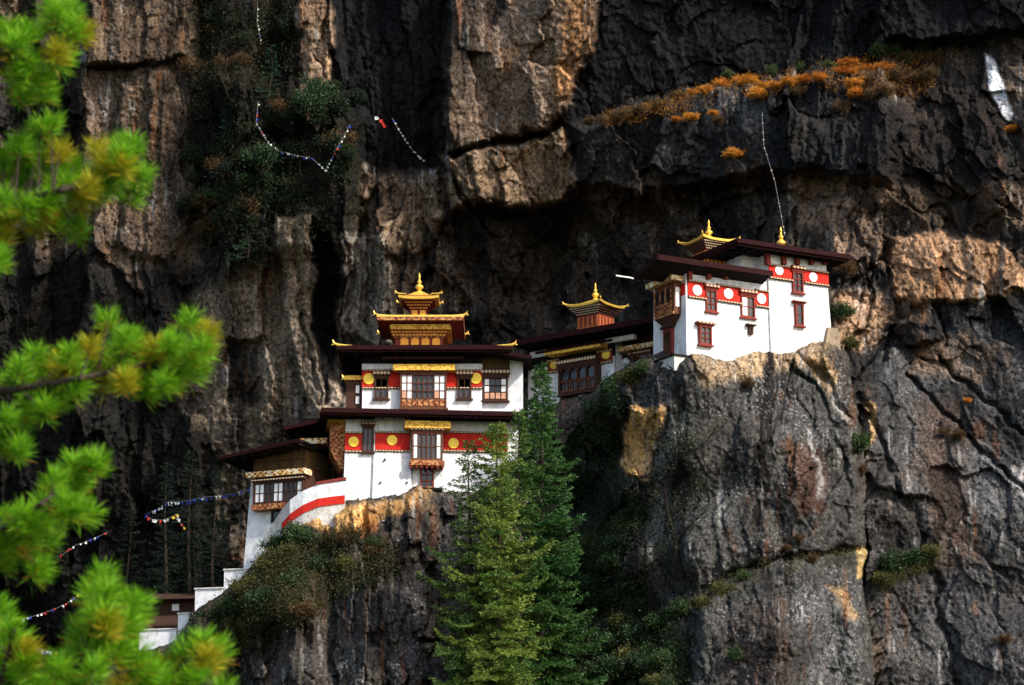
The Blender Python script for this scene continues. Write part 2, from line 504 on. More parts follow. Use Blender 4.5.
for pts, dep, w in [([(450, 153), (500, 146), (562, 126)], .9, 2.4), ([(200, 0), (205, 70), (216, 130), (240, 230)], 1.2, 3), ([(860, 392), (884, 450), (930, 560), (955, 685)], .7, 3),
                    ([(905, 372), (960, 430), (1024, 490)], .8, 2.5), ([(940, 360), (985, 400), (1030, 440)], .8, 2.5), ([(345, 236), (352, 340)], .6, 2), ([(366, 232), (372, 340)], .6, 2),
                    ([(296, 230), (300, 300), (320, 400)], .5, 2), ([(80, 66), (130, 70), (150, 60)], .9, 2.5), ([(880, 240), (900, 320), (880, 360)], .9, 2.5), ([(700, 215), (760, 190), (830, 200)], .8, 3),
                    ([(840, 210), (870, 250), (868, 300)], .7, 2.5), ([(470, 160), (480, 205)], .5, 2), ([(520, 140), (528, 208)], .5, 2)]:
    Db = Db + dep * np.exp(-(dist_line(wu, wv, pts) / w) ** 2)
for pts, dep, w in [([(688, 604), (750, 566), (800, 556), (868, 546)], 1.1, 3.2), ([(790, 362), (826, 410), (846, 470), (850, 520)], .5, 2.5), ([(640, 470), (660, 560), (690, 620)], .7, 4),
                    ([(800, 350), (850, 420), (866, 540)], .9, 4), ([(430, 560), (440, 620), (430, 690)], .8, 4), ([(330, 560), (350, 620), (320, 690)], .5, 4)]:
    Df = Df + dep * np.exp(-(dist_line(wu, wv, pts) / w) ** 2)
Df = Df - 1.6 * soft([(700, 596), (800, 562), (862, 584), (872, 700), (690, 700)], 8)     # the boulder at the foot
Df = Df - .8 * soft([(622, 408), (662, 404), (658, 450), (650, 486), (626, 474)], 4)     # the fresh orange scar
Df = Df - .9 * soft([(432, 545), (500, 552), (520, 690), (448, 690)], 6)

sd_edge = sdf_poly(U + (wu - U) * .6, V + (wv - V) * .6, EDGE)
inner = np.clip(1 + sd_edge / 26.0, 0, 1)                                                   # 1 on the rim, 0 well inside
Df = Df + 4.0 * (1 - np.sqrt(np.clip(1 - inner ** 2, 0, 1)))
DB = Db + disp
DF = Df + disp_f * (1 - .55 * sstep(.1, .9, inner))
mask = sd_edge < 0
D = np.where(mask, np.minimum(DF, DB + 6), DB)
D = D + .10 * fbm(XM / .35, ZM / .35, 77, 3)

rx, ry, rz = ray(U, V)
T = D / ry
CL = np.stack([rx * T, D, rz * T], -1)

# --- colour of the rock: minerals, water stains, lichen, fresh breaks, some painted light and shade
def c3(a): return np.array(a)[None, None, :]


def lay(col, w, c):
    return col * (1 - w[..., None]) + c3(c) * w[..., None]


nbig = fbm(XM / 4.5, ZM / 6, 91, 5)
nmid = fbm(XM / 1.4, ZM / 2.0, 92, 5)
tan_w = sstep(-.15, .5, nbig + .4 * nmid)
K = np.zeros(U.shape + (3,)) + c3((.022, .020, .018))
K = lay(K, tan_w * .75, (.105, .074, .051))
PAINT = [
    ([(84, 0), (190, 0), (190, 120), (202, 200), (196, 262), (110, 262), (84, 150)], (.110, .074, .048), .85, 10),
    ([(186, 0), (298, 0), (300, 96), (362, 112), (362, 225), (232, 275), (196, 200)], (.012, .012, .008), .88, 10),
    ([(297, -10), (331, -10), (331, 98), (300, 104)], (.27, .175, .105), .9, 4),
    ([(331, -10), (448, -10), (440, 150), (428, 200), (362, 170), (336, 106)], (.007, .007, .0075), .94, 7),  # black rock face, its lack of light painted in too
    ([(450, -10), (598, -10), (585, 60), (560, 120), (540, 128), (452, 150)], (.205, .140, .095), .88, 6),
    ([(446, -10), (500, -10), (476, 70), (450, 140)], (.05, .038, .03), .7, 10),
    ([(566, -10), (594, -10), (578, 80), (554, 112), (556, 60)], (.30, .135, .045), .7, 7),
    ([(506, 42), (520, 40), (512, 76), (502, 70)], (.26, .12, .05), .6, 6),
    ([(600, -20), (880, -20), (868, 60), (690, 86), (570, 122), (585, 60)], (.0085, .0085, .009), .95, 4),  # dark stained slab; the unlit overhang is also put into its colour
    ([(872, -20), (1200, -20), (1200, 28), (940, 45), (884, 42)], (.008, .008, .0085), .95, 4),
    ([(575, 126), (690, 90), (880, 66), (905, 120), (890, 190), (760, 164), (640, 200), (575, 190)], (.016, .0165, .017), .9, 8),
    ([(690, 98), (770, 92), (760, 128), (700, 130)], (.10, .10, .10), .5, 12),  # lit spot of the grey band painted as a paler patch
    ([(444, 156), (560, 130), (578, 188), (558, 205), (446, 206)], (.25, .165, .098), .88, 5),
    ([(360, 172), (440, 170), (440, 260), (362, 235)], (.19, .13, .084), .85, 8),
    ([(570, 190), (650, 175), (700, 200), (640, 205)], (.14, .095, .06), .4, 12),
    ([(440, 207), (560, 207), (650, 198), (700, 236), (640, 300), (540, 338), (470, 300), (440, 256)], (.040, .031, .024), .7, 12),  # shade of the hollow under the overhang painted dark
    ([(275, 224), (312, 214), (316, 330), (346, 412), (312, 432), (286, 330)], (.27, .205, .145), .9, 5),
    ([(312, 214), (335, 238), (337, 340), (326, 400), (316, 330)], (.010, .010, .010), .9, 3),  # shade inside the deep cleft painted near-black
    ([(337, 236), (384, 230), (396, 340), (372, 346), (344, 340)], (.24, .20, .155), .85, 5),
    ([(190, 300), (278, 250), (290, 340), (306, 434), (226, 462), (196, 430)], (.20, .150, .105), .85, 9),
    ([(225, 346), (258, 340), (258, 404), (232, 400)], (.012, .012, .012), .85, 6),
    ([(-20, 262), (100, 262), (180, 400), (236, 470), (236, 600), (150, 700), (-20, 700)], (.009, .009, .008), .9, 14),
    ([(214, 430), (262, 446), (250, 560), (216, 560)], (.11, .082, .056), .7, 9),
    ([(900, 236), (1000, 238), (1030, 290), (960, 306), (892, 294)], (.46, .26, .14), .9, 6),
    ([(850, 182), (1030, 182), (1030, 234), (890, 236)], (.055, .038, .025), .75, 9),
    ([(836, 292), (900, 300), (872, 342), (834, 346)], (.36, .22, .13), .8, 7),
    ([(916, 336), (1000, 342), (990, 382), (906, 372)], (.40, .23, .12), .85, 6),
    ([(780, 172), (890, 186), (880, 262), (842, 256), (800, 226)], (.25, .165, .11), .7, 10),
    ([(892, 322), (946, 318), (948, 338), (905, 348)], (.03, .028, .027), .9, 4),
    ([(860, 110), (1000, 60), (1010, 180), (880, 190)], (.015, .013, .0125), .85, 10),
    ([(975, 186), (1030, 186), (1030, 232), (985, 228)], (.13, .085, .055), .5, 9),
    ([(868, 356), (1030, 300), (1030, 700), (884, 700), (858, 470)], (.050, .049, .048), .88, 10),
    ([(915, 400), (960, 396), (985, 560), (935, 572)], (.055, .034, .024), .75, 12),
    ([(955, 450), (975, 440), (1000, 500), (985, 520)], (.17, .17, .17), .5, 14),
    ([(866, 402), (876, 404), (874, 440), (868, 446)], (.44, .27, .12), .85, 3),
    ([(985, 54), (994, 60), (1014, 116), (1006, 122), (990, 90)], (.80, .79, .80), 1.0, 2),  # sun glare on a rock edge painted as near-white colour
    ([(1000, 40), (1040, 34), (1040, 130), (1012, 114)], (.15, .105, .07), .7, 5),
    ([(1014, 470), (1030, 466), (1030, 505), (1018, 500)], (.4, .36, .33), .6, 4),
]
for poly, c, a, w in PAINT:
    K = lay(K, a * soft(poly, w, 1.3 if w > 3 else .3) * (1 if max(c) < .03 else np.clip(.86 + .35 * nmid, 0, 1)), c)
# random tone per block, so that neighbours differ as broken faces do
K = K * (1 + .7 * (bid - .5) + .4 * (aid - .5) + .4 * (cid - .5))[..., None]
Kf = np.zeros(U.shape + (3,)) + c3((.052, .045, .038))
Kf = lay(Kf, sstep(-.2, .4, nbig) * .6, (.085, .066, .050))
PAINTF = [
    ([(640, 372), (700, 358), (834, 340), (870, 540), (880, 700), (690, 700), (640, 560), (618, 440)], (.055, .053, .049), .92, 8),
    ([(600, 400), (628, 400), (622, 520), (650, 600), (600, 600)], (.022, .020, .017), .9, 7),
    ([(624, 410), (662, 406), (656, 450), (651, 482), (626, 474)], (.72, .40, .14), .95, 3),
    ([(640, 470), (668, 450), (676, 560), (650, 570)], (.15, .145, .14), .7, 10),
    ([(690, 356), (800, 346), (836, 338), (826, 362), (770, 372), (700, 384)], (.34, .23, .13), .8, 6),
    ([(782, 440), (822, 452), (828, 512), (802, 516)], (.060, .028, .018), .8, 7),
    ([(740, 420), (768, 400), (776, 560), (752, 560)], (.06, .05, .042), .6, 10),
    ([(680, 400), (740, 380), (750, 470), (690, 480)], (.038, .034, .028), .55, 18),
    ([(805, 430), (808, 430), (826, 498), (821, 498)], (.34, .32, .30), .7, 2.5),
    ([(822, 376), (830, 372), (850, 424), (840, 420)], (.42, .38, .33), .8, 3),
    ([(806, 360), (824, 352), (838, 380), (826, 400)], (.38, .24, .11), .7, 4),
    ([(858, 546), (868, 544), (866, 580), (859, 580)], (.50, .34, .14), .9, 2),
    ([(826, 586), (842, 590), (858, 612), (846, 616)], (.36, .21, .08), .7, 4),
    ([(720, 620), (780, 600), (800, 690), (730, 690)], (.05, .032, .024), .6, 12),
    ([(800, 590), (850, 600), (866, 690), (820, 690)], (.13, .13, .125), .4, 12),
    ([(300, 525), (345, 503), (384, 496), (432, 486), (432, 506), (385, 516), (340, 538)], (.58, .32, .115), .92, 4),
    ([(360, 512), (380, 506), (378, 530), (345, 540)], (.40, .15, .035), .6, 5),
    ([(432, 486), (480, 490), (480, 540), (420, 548), (392, 524)], (.055, .048, .042), .85, 6),
    ([(420, 550), (460, 548), (470, 640), (440, 660)], (.10, .08, .062), .8, 8),
    ([(190, 600), (300, 530), (420, 545), (430, 600), (330, 640), (200, 690)], (.040, .030, .020), .7, 12),
    ([(330, 590), (420, 580), (430, 690), (330, 690)], (.060, .054, .048), .7, 10),
]
for poly, c, a, w in PAINTF:
    Kf = lay(Kf, a * soft(poly, w, 1.0), c)
Kf = Kf * (1 + .35 * (bid - .5) + .3 * (cid - .5))[..., None]
K = np.where(mask[..., None], Kf, K)
# rust runs and black water runs down the face; pale lichen and mineral only where the rock is not wet and black
lum = sstep(.012, .06, K.mean(-1))
zone = np.clip(.15 + .85 * sstep(-.12, .22, fbm(XM / 6, ZM / 22, 120, 3)), 0, 1) * (1 - .85 * sstep(690, 830, U) * (1 - mask)) * np.where(mask, .45 + .55 * sstep(640, 680, U), 1.0) * (1 - .35 * (U < 335))
run = fbm(XM / .75 + q1 * .7, ZM / 15.0, 101, 6, .66)
run2 = fbm(XM / 2.2 + q2, ZM / 9.0, 102, 4, .6)
wet = sstep(.10, .26, run + .45 * run2) * sstep(-.3, .1, run2)
K = lay(K, .86 * wet * zone, (.011, .0105, .010))
run3 = fbm(XM / 1.5 + q1 * .9, ZM / 18.0, 110, 6, .62)
K = lay(K, .80 * sstep(.22, .36, run3) * np.maximum(zone, .5), (.012, .011, .0105))
rust = sstep(.25, .5, fbm(XM / .7, ZM / 8.0, 103, 5)) * sstep(.0, .4, fbm(XM / 5, ZM / 5, 104, 3))
K = lay(K, .42 * rust * lum, (.17, .065, .022))
pale = sstep(.30, .55, fbm(XM / .4, ZM / 4.2, 105, 5)) * sstep(-.1, .35, fbm(XM / 4, ZM / 5, 106, 3))
K = lay(K, .55 * pale * lum, (.30, .285, .265))
speck = sstep(.34, .5, fbm(XM / .14, ZM / .14, 107, 3)) * sstep(-.2, .3, fbm(XM / 2.5, ZM / 2.5, 108, 3))
K = lay(K, .46 * speck * np.where(mask, 1.0, .5) * lum, (.32, .31, .30))
spk2 = sstep(.28, .45, fbm(XM / .2, ZM / .26, 109, 3))
K = lay(K, .7 * spk2, (.012, .011, .010))
gr = K.mean(-1, keepdims=True)
K = gr + (K - gr) * 1.02
K = np.clip(K, .003, .9)

nr, nc = U.shape
idx = np.arange(nr * nc).reshape(nr, nc)
quads = np.stack([idx[:-1, :-1], idx[1:, :-1], idx[1:, 1:], idx[:-1, 1:]], -1).reshape(-1, 4)

rock, nt, b, N, L = mat_new('cliff_rock')
vc = N('ShaderNodeVertexColor'); vc.layer_name = 'Col'
tc = N('ShaderNodeTexCoord')
mp = N('ShaderNodeMapping'); mp.inputs['Scale'].default_value = (1, 1, .45)
L(tc.outputs['Object'], mp.inputs['Vector'])
n1 = N('ShaderNodeTexNoise'); n1.inputs['Scale'].default_value = 2.2; n1.inputs['Detail'].default_value = 10; n1.inputs['Roughness'].default_value = .72
L(mp.outputs[0], n1.inputs['Vector'])
r1 = N('ShaderNodeMapRange'); r1.inputs['From Min'].default_value = .28; r1.inputs['From Max'].default_value = .74; r1.inputs['To Min'].default_value = .45; r1.inputs['To Max'].default_value = 1.6
L(n1.outputs['Fac'], r1.inputs['Value'])
ng = N('ShaderNodeTexNoise'); ng.inputs['Scale'].default_value = 6.5; ng.inputs['Detail'].default_value = 5; ng.inputs['Roughness'].default_value = .8
L(tc.outputs['Object'], ng.inputs['Vector'])
rg = N('ShaderNodeMapRange'); rg.inputs['From Min'].default_value = .34; rg.inputs['From Max'].default_value = .70; rg.inputs['To Min'].default_value = .22; rg.inputs['To Max'].default_value = 1.95
L(ng.outputs['Fac'], rg.inputs['Value'])
mg = N('ShaderNodeMath'); mg.operation = 'MULTIPLY'
L(r1.outputs[0], mg.inputs[0]); L(rg.outputs[0], mg.inputs[1])
mu = N('ShaderNodeVectorMath'); mu.operation = 'SCALE'
L(vc.outputs[0], mu.inputs[0]); L(mg.outputs[0], mu.inputs['Scale'])
L(mu.outputs[0], b.inputs['Base Color'])
b.inputs['Roughness'].default_value = .82
b.inputs['Specular IOR Level'].default_value = .015
n2 = N('ShaderNodeTexNoise'); n2.inputs['Scale'].default_value = 2.4; n2.inputs['Detail'].default_value = 12; n2.inputs['Roughness'].default_value = .68
L(mp.outputs[0], n2.inputs['Vector'])
ad = N('ShaderNodeMath'); ad.operation = 'ADD'
L(n2.outputs['Fac'], ad.inputs[0])
bp = N('ShaderNodeBump'); bp.inputs['Strength'].default_value = .6; bp.inputs['Distance'].default_value = .14
L(ad.outputs[0], bp.inputs['Height']); L(bp.outputs[0], b.inputs['Normal'])
M['rock'] = rock

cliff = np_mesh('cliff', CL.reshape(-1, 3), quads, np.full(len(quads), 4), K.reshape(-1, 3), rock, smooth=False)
tag(cliff, 'sheer dark streaked rock cliff with tan faces and a grey rock buttress', 'cliff', kind='structure')

gm = painted('valley_floor_earth', (.05, .06, .03), .95, .5, .05, .3, .1)
g = MB().quad((-2500, -2500, -30), (2500, -2500, -30), (2500, 2500, -30), (-2500, 2500, -30)).build('ground', gm)
tag(g, 'wooded valley floor far below the cliff', 'ground', kind='structure')


def surf(u, v, off=0.0):
    """The rock at pixel u,v, brought OFF metres towards the viewer."""
    i = int(np.clip(np.searchsorted(VS, v), 1, nr - 1)); j = int(np.clip(np.searchsorted(US, u), 1, nc - 1))
    return P(u, v, float(D[i, j]) - off)

# ------------------------------------------------------------------ buildings
class Frame:
    """A building's own axes: x along its front, y into the rock, z up; its origin is the point seen at pixel u,v."""
    def __init__(s, name, u, v, Y, deg, label, cat, group=None):
        s.o = P(u, v, Y); s.th = R(deg)
        s.c, s.s = math.cos(s.th), math.sin(s.th)
        s.root = empty(name, s.o, s.th)
        tag(s.root, label, cat, group)

    def L(s, u, v, y=0.0):
        rx, ry, rz = ray(u, v)
        ob = -s.o.x * s.s + s.o.y * s.c
        t = (y + ob) / (-rx * s.s + ry * s.c)
        x = (rx * t - s.o.x) * s.c + (ry * t - s.o.y) * s.s
        return x, rz * t - s.o.z

    def S(s, u, v, x=0.0):
        """Where pixel u,v meets the side plane at local x: returns y, z."""
        rx, ry, rz = ray(u, v)
        oa = s.o.x * s.c + s.o.y * s.s
        t = (x + oa) / (rx * s.c + ry * s.s)
        y = -(rx * t - s.o.x) * s.s + (ry * t - s.o.y) * s.c
        return y, rz * t - s.o.z

    def rect(s, u0, v0, u1, v1, y=0.0):
        um, vm = (u0 + u1) / 2, (v0 + v1) / 2
        return s.L(u0, vm, y)[0], s.L(u1, vm, y)[0], s.L(um, v1, y)[1], s.L(um, v0, y)[1]


def dentils(mb, x0, x1, y0, y1, z0, z1, w=.11, gap=.11):
    n = max(2, int((x1 - x0) / (w + gap)))
    mb.box(x0, x1, y0 + .02, y1, z0 + (z1 - z0) * .35, z0 + (z1 - z0) * .6)
    st = (x1 - x0) / n
    for i in range(n):
        mb.box(x0 + i*st + st*.25, x0 + i*st + st*.75, y0, y1, z0, z1)
    return mb


def wall(fr, x0, x1, y1, z0, z1, mat, batter=0.0, y0=0.0, name='wall'):
    b = batter
    return MB().hexa([(x0-b*.6, y0-b, z0), (x1+b*.6, y0-b, z0), (x1+b*.6, y1, z0), (x0-b*.6, y1, z0),
                      (x0, y0, z1), (x1, y0, z1), (x1, y1, z1), (x0, y1, z1)]).build(name, mat, fr.root)


def window(fr, r, y=0.0, cols=2, rows=2, wood='darkwood', pane='glass', cells=None, cell='paper', cornice=.0, sill=True, d=.14, name='window', arches=False, wide=.12):
    """Timber window: frame and bars, a pane behind, light panels in some cells, a stepped cornice of blocks and a sill."""
    x0, x1, z0, z1 = r
    fw = .10
    m = MB()
    m.box(x0, x0+fw, y-d, y+.12, z0, z1); m.box(x1-fw, x1, y-d, y+.12, z0, z1)
    m.box(x0+fw, x1-fw, y-d, y+.12, z1-fw, z1); m.box(x0+fw, x1-fw, y-d, y+.12, z0, z0+fw)
    ix0, ix1, iz0, iz1 = x0+fw, x1-fw, z0+fw, z1-fw
    bw = .05
    cw, ch = (ix1-ix0)/cols, (iz1-iz0)/rows
    for i in range(1, cols): m.box(ix0+i*cw-bw/2, ix0+i*cw+bw/2, y-d+.03, y+.05, iz0, iz1)
    for i in range(cols):
        for j in range(1, rows):
            m.box(ix0+i*cw+bw/2, ix0+(i+1)*cw-bw/2, y-d+.04, y+.05, iz0+j*ch-bw/2, iz0+j*ch+bw/2)
    if arches:
        for i in range(cols):
            a, b_ = ix0+i*cw+bw/2, ix0+(i+1)*cw-bw/2
            zt = iz1
            q = (b_-a)*.5
            pl = [(a, zt), (a, zt-q*1.1)] + [(a+q-q*math.cos(t)*1.0, zt-q*1.1+q*.95*math.sin(t)) for t in np.linspace(.15, math.pi-.15, 7)] + [(b_, zt-q*1.1), (b_, zt)]
            m.prism(pl, y-d+.05, y+.05)
    w = m.build(name, M[wood], fr.root)
    MB().box(x0+.02, x1-.02, y-.035, y+.10, z0+.02, z1-.02).build('pane', M[pane], w)
    if cells:
        for (i, j) in cells:
            p = MB().box(ix0+i*cw+bw*.7, ix0+(i+1)*cw-bw*.7, y-d+.06, y-.03, iz0+j*ch+bw*.7, iz0+(j+1)*ch-bw*.7)
            p.build('light_panel', M[cell], w)
    if cornice > 0:
        c = MB()
        c.box(x0-wide*.6, x1+wide*.6, y-d-.05, y+.1, z1, z1+cornice*.34)
        c.box(x0-wide, x1+wide, y-d-.13, y+.1, z1+cornice*.34, z1+cornice)
        cc = c.build('cornice', M[wood], w)
        q = MB()
        dentils(q, x0-wide, x1+wide, y-d-.19, y-d-.11, z1+cornice*.45, z1+cornice*.85)
        q.build('dentil_moulding', M['cream'], w)
    if sill:
        MB().box(x0-.10, x1+.10, y-d-.07, y+.1, z0-.10, z0).build('sill', M[wood], w)
    return w


def band(fr, x0, x1, z0, z1, y=0.0, discs=(), disc='disc_gold', blocks=True, mat='red', rz=None):
    """Painted red band with a row of light blocks on both edges and round discs."""
    b = MB().box(x0, x1, y-.035, y+.12, z0, z1).build('painted_band', M[mat], fr.root)
    for (x, z, r) in discs:
        MB().disc(x, z, r, y-.085, y-.02, 24).build('disc', M[disc], b)
    if blocks:
        for za, zb in ((z1-.02, z1+.12), (z0-.12, z0+.02)):
            e = MB().box(x0, x1, y-.09, y+.11, za, zb).build('moulding', M['darkwood'], b)
            q = dentils(MB(), x0, x1, y-.15, y-.08, za+.03, zb-.03, .10, .10)
            q.build('dentil_moulding', M['cream'], b)
    return b


def hip(mb, x0, x1, y0, y1, z, th, rise, inset):
    """A shallow hipped sheet roof: flat underside, upright edge, low slopes."""
    b = len(mb.v)
    mb.v += [(x0, y0, z), (x1, y0, z), (x1, y1, z), (x0, y1, z), (x0, y0, z+th), (x1, y0, z+th), (x1, y1, z+th), (x0, y1, z+th)]
    i = min(inset, (x1-x0)*.45, (y1-y0)*.45)
    mb.v += [(x0+i, y0+i, z+th+rise), (x1-i, y0+i, z+th+rise), (x1-i, y1-i, z+th+rise), (x0+i, y1-i, z+th+rise)]
    f = [(3, 2, 1, 0), (0, 1, 5, 4), (1, 2, 6, 5), (2, 3, 7, 6), (3, 0, 4, 7), (4, 5, 9, 8), (5, 6, 10, 9), (6, 7, 11, 10), (7, 4, 8, 11), (8, 9, 10, 11)]
    mb.f += [tuple(b+k for k in q) for q in f]
    return mb


def ornament(parent, x, y, z, dx, dy, s=1.0, mat='gold'):
    """Gilt roof-corner finial: a strip that rises into a curled beak."""
    d = Vector((dx, dy, 0)).normalized()
    p = Vector((x, y, z))
    pts = [p - d*.9*s, p - d*.4*s, p + d*.05*s + Vector((0, 0, .03*s)), p + d*.28*s + Vector((0, 0, .16*s)), p + d*.34*s + Vector((0, 0, .36*s))]
    m = MB().tube(pts, [.05*s, .07*s, .10*s, .08*s, .03*s], 6)
    m.tube([p + d*.22*s + Vector((0, 0, .10*s)), p + d*.42*s + Vector((0, 0, .02*s))], [.07*s, .02*s], 5)
    return m.build('corner_ornament', M[mat], parent)


def flat_roof(fr, x0, x1, y0, y1, z, th=.16, rise=.5, sides=('f', 'l', 'r'), rafters=True, orn=(), name='roof', step=.75):
    r = hip(MB(), x0, x1, y0, y1, z, th, rise, 2.5).build(name, M['sheet'], fr.root)
    MB().box(x0+.12, x1-.12, y0+.12, y1-.12, z-.05, z-.004).build('soffit', M['soffit'], r)
    f = MB()
    f.box(x0-.05, x1+.05, y0-.05, y0-.003, z-.10, z+th+.03)
    f.box(x0-.05, x0-.003, y0, y1, z-.10, z+th+.03); f.box(x1+.003, x1+.05, y0, y1, z-.10, z+th+.03)
    f.box(x0+.10, x1-.10, y0+.10, y0+.16, z-.24, z-.055); f.box(x0+.10, x0+.16, y0+.163, y1-.1, z-.24, z-.055); f.box(x1-.16, x1-.10, y0+.163, y1-.1, z-.24, z-.055)
    f.box(x0+.03, x1-.03, y0-.03, y0+.099, z-.099, z-.056)
    f.build('fascia', M['maroon'], r)
    if rafters:
        q = MB()
        n = max(2, int((x1-x0)/step))
        for i in range(n+1):
            x = x0+.25+(x1-x0-.5)*i/n
            q.box(x-.05, x+.05, y0+.14, min(y1, y0+2.6), z-.19, z-.053)
        n = max(2, int((y1-y0)/step))
        for i in range(1, n):
            y = y0+.25+(y1-y0-.5)*i/n
            q.box(x0+.14, min(x1, x0+2.2), y-.05, y+.05, z-.20, z-.054)
        q.build('rafter_rib', M['soffit'], r)
    for (x, y, dx, dy, s) in orn:
        ornament(r, x, y, z+th, dx, dy, s)
    return r


def finial(parent, x, y, z, h, mat='gold', name='finial'):
    k = h
    pr = [(.16, 0), (.20, .05), (.20, .12), (.10, .16), (.13, .22), (.24, .30), (.24, .38), (.12, .46), (.08, .50), (.13, .55), (.13, .60), (.06, .66), (.055, .78), (.09, .82), (.05, .88), (.012, 1.0)]
    return MB().lathe(x, y, [(r*k*.78, z+t*k) for r, t in pr], 12).build(name, M[mat], parent, smooth=False)


def gilt_roof(parent, cx, cy, hx, hy, z, rise, top=.25, lift=.25, th=.10, mat='gold', name='lantern_roof', under='redwood'):
    """Lantern roof: hipped, concave, with corners that turn up; underside of carved timber."""
    rings = []

    def ring(f, zz, lf, n=8):
        pts = []
        cs = [(-1, -1), (1, -1), (1, 1), (-1, 1)]
        for k in range(4):
            ax, ay = cs[k]; bx, by = cs[(k+1) % 4]
            for i in range(n):
                t = i/n
                e = abs(2*t-1)**3
                pts.append((cx+(ax+(bx-ax)*t)*hx*f, cy+(ay+(by-ay)*t)*hy*f, zz+lf*e))
        return pts
    seq = [ring(.55, z-.02, 0), ring(.98, z, lift*.95), ring(1.0, z+th, lift), ring(.75, z+th+rise*.22, lift*.35), ring(.5, z+th+rise*.5, lift*.08), ring(top, z+th+rise, 0)]
    m = MB()
    n = len(seq[0])
    for s_ in seq: m.v += s_
    for i in range(len(seq)-1):
        for k in range(n):
            j = (k+1) % n
            m.f.append((i*n+k, i*n+j, (i+1)*n+j, (i+1)*n+k))
    m.f.append(tuple(range(n-1, -1, -1))); m.f.append(tuple((len(seq)-1)*n+k for k in range(n)))
    r = m.build(name, M[mat], parent)
    return r


# ============================================================ the middle temple: two storeys under a gilt lantern
fr = Frame('monastery_temple', 362, 410, 180, 0, 'three-tiered white temple with red bands and gold discs under a gilded pagoda lantern', 'temple')
yF = 0.0
L_ = fr.L
xw0, zb = L_(362, 410)
xw1 = L_(482, 410)[0]
zt = L_(420, 352)[1]
# upper storey
wall(fr, xw0, xw1, 8.5, zb-1.5, zt, M['plaster'])
MB().box(xw0-.02, xw1+.02, -.03, .2, L_(400, 364)[1], zt-.05).build('timber_frieze', M['soffit'], fr.root)
r_ = fr.rect(362, 370.5, 400, 388); r2_ = fr.rect(446.6, 370.5, 482, 388)
band(fr, r_[0], r_[1], r_[2]+.04, r_[3]-.04, discs=[(*L_(369, 379), .36)])
band(fr, r2_[0], r2_[1], r_[2]+.04, r_[3]-.04, discs=[(*L_(476, 378.5), .36)])
for u0, u1 in ((374.5, 388.5), (457.5, 471.5)):
    window(fr, fr.rect(u0, 378, u1, 399), 0, 2, 2, 'darkwood', 'glassgrey', None, cornice=.42, d=.16)
# central bay with white and peach panels
r_ = fr.rect(400, 374, 446.6, 408.5, -.35)
bay = window(fr, r_, -.35, 8, 4, 'wood', 'glassgrey', [(1, 1), (7, 1), (0, 3), (1, 3), (6, 3), (7, 3), (0, 2), (1, 2), (6, 2), (7, 2)], 'paper', cornice=.35, d=.18, name='bay_window', sill=True)
q = MB()
x0, x1, z0, z1 = r_
cw = (x1-x0-.2)/8; ch = (z1-z0-.2)/4
for i in range(8): q.box(x0+.1+i*cw+.04, x0+.1+(i+1)*cw-.04, -.50, -.40, z0+.14, z0+.1+ch-.05)
for i in (0, 6): MB().box(x0+.1+i*cw+.04, x0+.1+(i+1)*cw-.04, -.50, -.40, z0+.1+2*ch+.04-ch, z0+.1+2*ch-.04).build('carved_panel', M['peach'], bay)
q.box(x0+.12, x1-.12, -.41, -.37, z0+.12, z0+.1+ch*.8)
q.build('lower_lattice', M['carve_red'], bay)
MB().box(x0+.03, x1-.03, -.33, .1, z0-.05, z1+.3).build('bay_box', M['darkwood'], bay)
a0, a1, b0, b1 = fr.rect(393, 364.2, 455, 370.2, -.75)
MB().box(a0, a1, -.8, .02, b0, b1).build('valance', M['valance'], bay)
# right-hand lean-to window and wall end
r_ = fr.rect(482.6, 377.5, 508, 401, .25)
window(fr, r_, .25, 4, 3, 'darkwood', 'glass', [(0, 2), (3, 2), (0, 1), (3, 1)], 'paper', cornice=.5, d=.2, name='window')
q = MB(); x0, x1, z0, z1 = r_; cw = (x1-x0-.2)/4; ch = (z1-z0-.2)/3
for i in range(4): q.box(x0+.1+i*cw+.04, x0+.1+(i+1)*cw-.04, .10, .2, z0+.13, z0+.1+ch-.04)
q.build('peach_pane', M['peach'], fr.root)
xe = L_(523, 390, .3)[0]
wall(fr, xw1, xe, 7, L_(500, 414, .3)[1], L_(500, 357, .3)[1], M['plaster'], y0=.3)
MB().box(xw1+.02, xe-.85, .15, .35, L_(500, 369, .3)[1], L_(500, 357, .3)[1]-.02).build('yellow_panel', M['ochre'], fr.root)
# its small lean-to roof, falling to the right
p0 = L_(480, 349, -1.2); p1 = L_(532, 357, -1.2)
rm = MB().hexa([(p0[0], -1.2, p0[1]-.1), (p1[0], -1.2, p1[1]-.1), (p1[0], 5, p1[1]-.1), (p0[0], 5, p0[1]-.1), (p0[0], -1.2, p0[1]+.06), (p1[0], -1.2, p1[1]+.06), (p1[0], 5, p1[1]+.06), (p0[0], 5, p0[1]+.06)]).build('side_roof', M['soffit'], fr.root)
MB().hexa([(p0[0], -1.26, p0[1]-.12), (p1[0], -1.26, p1[1]-.12), (p1[0], -1.204, p1[1]-.12), (p0[0], -1.204, p0[1]-.12), (p0[0], -1.26, p0[1]+.08), (p1[0], -1.26, p1[1]+.08), (p1[0], -1.204, p1[1]+.08), (p0[0], -1.204, p0[1]+.08)]).build('fascia', M['maroon'], rm)
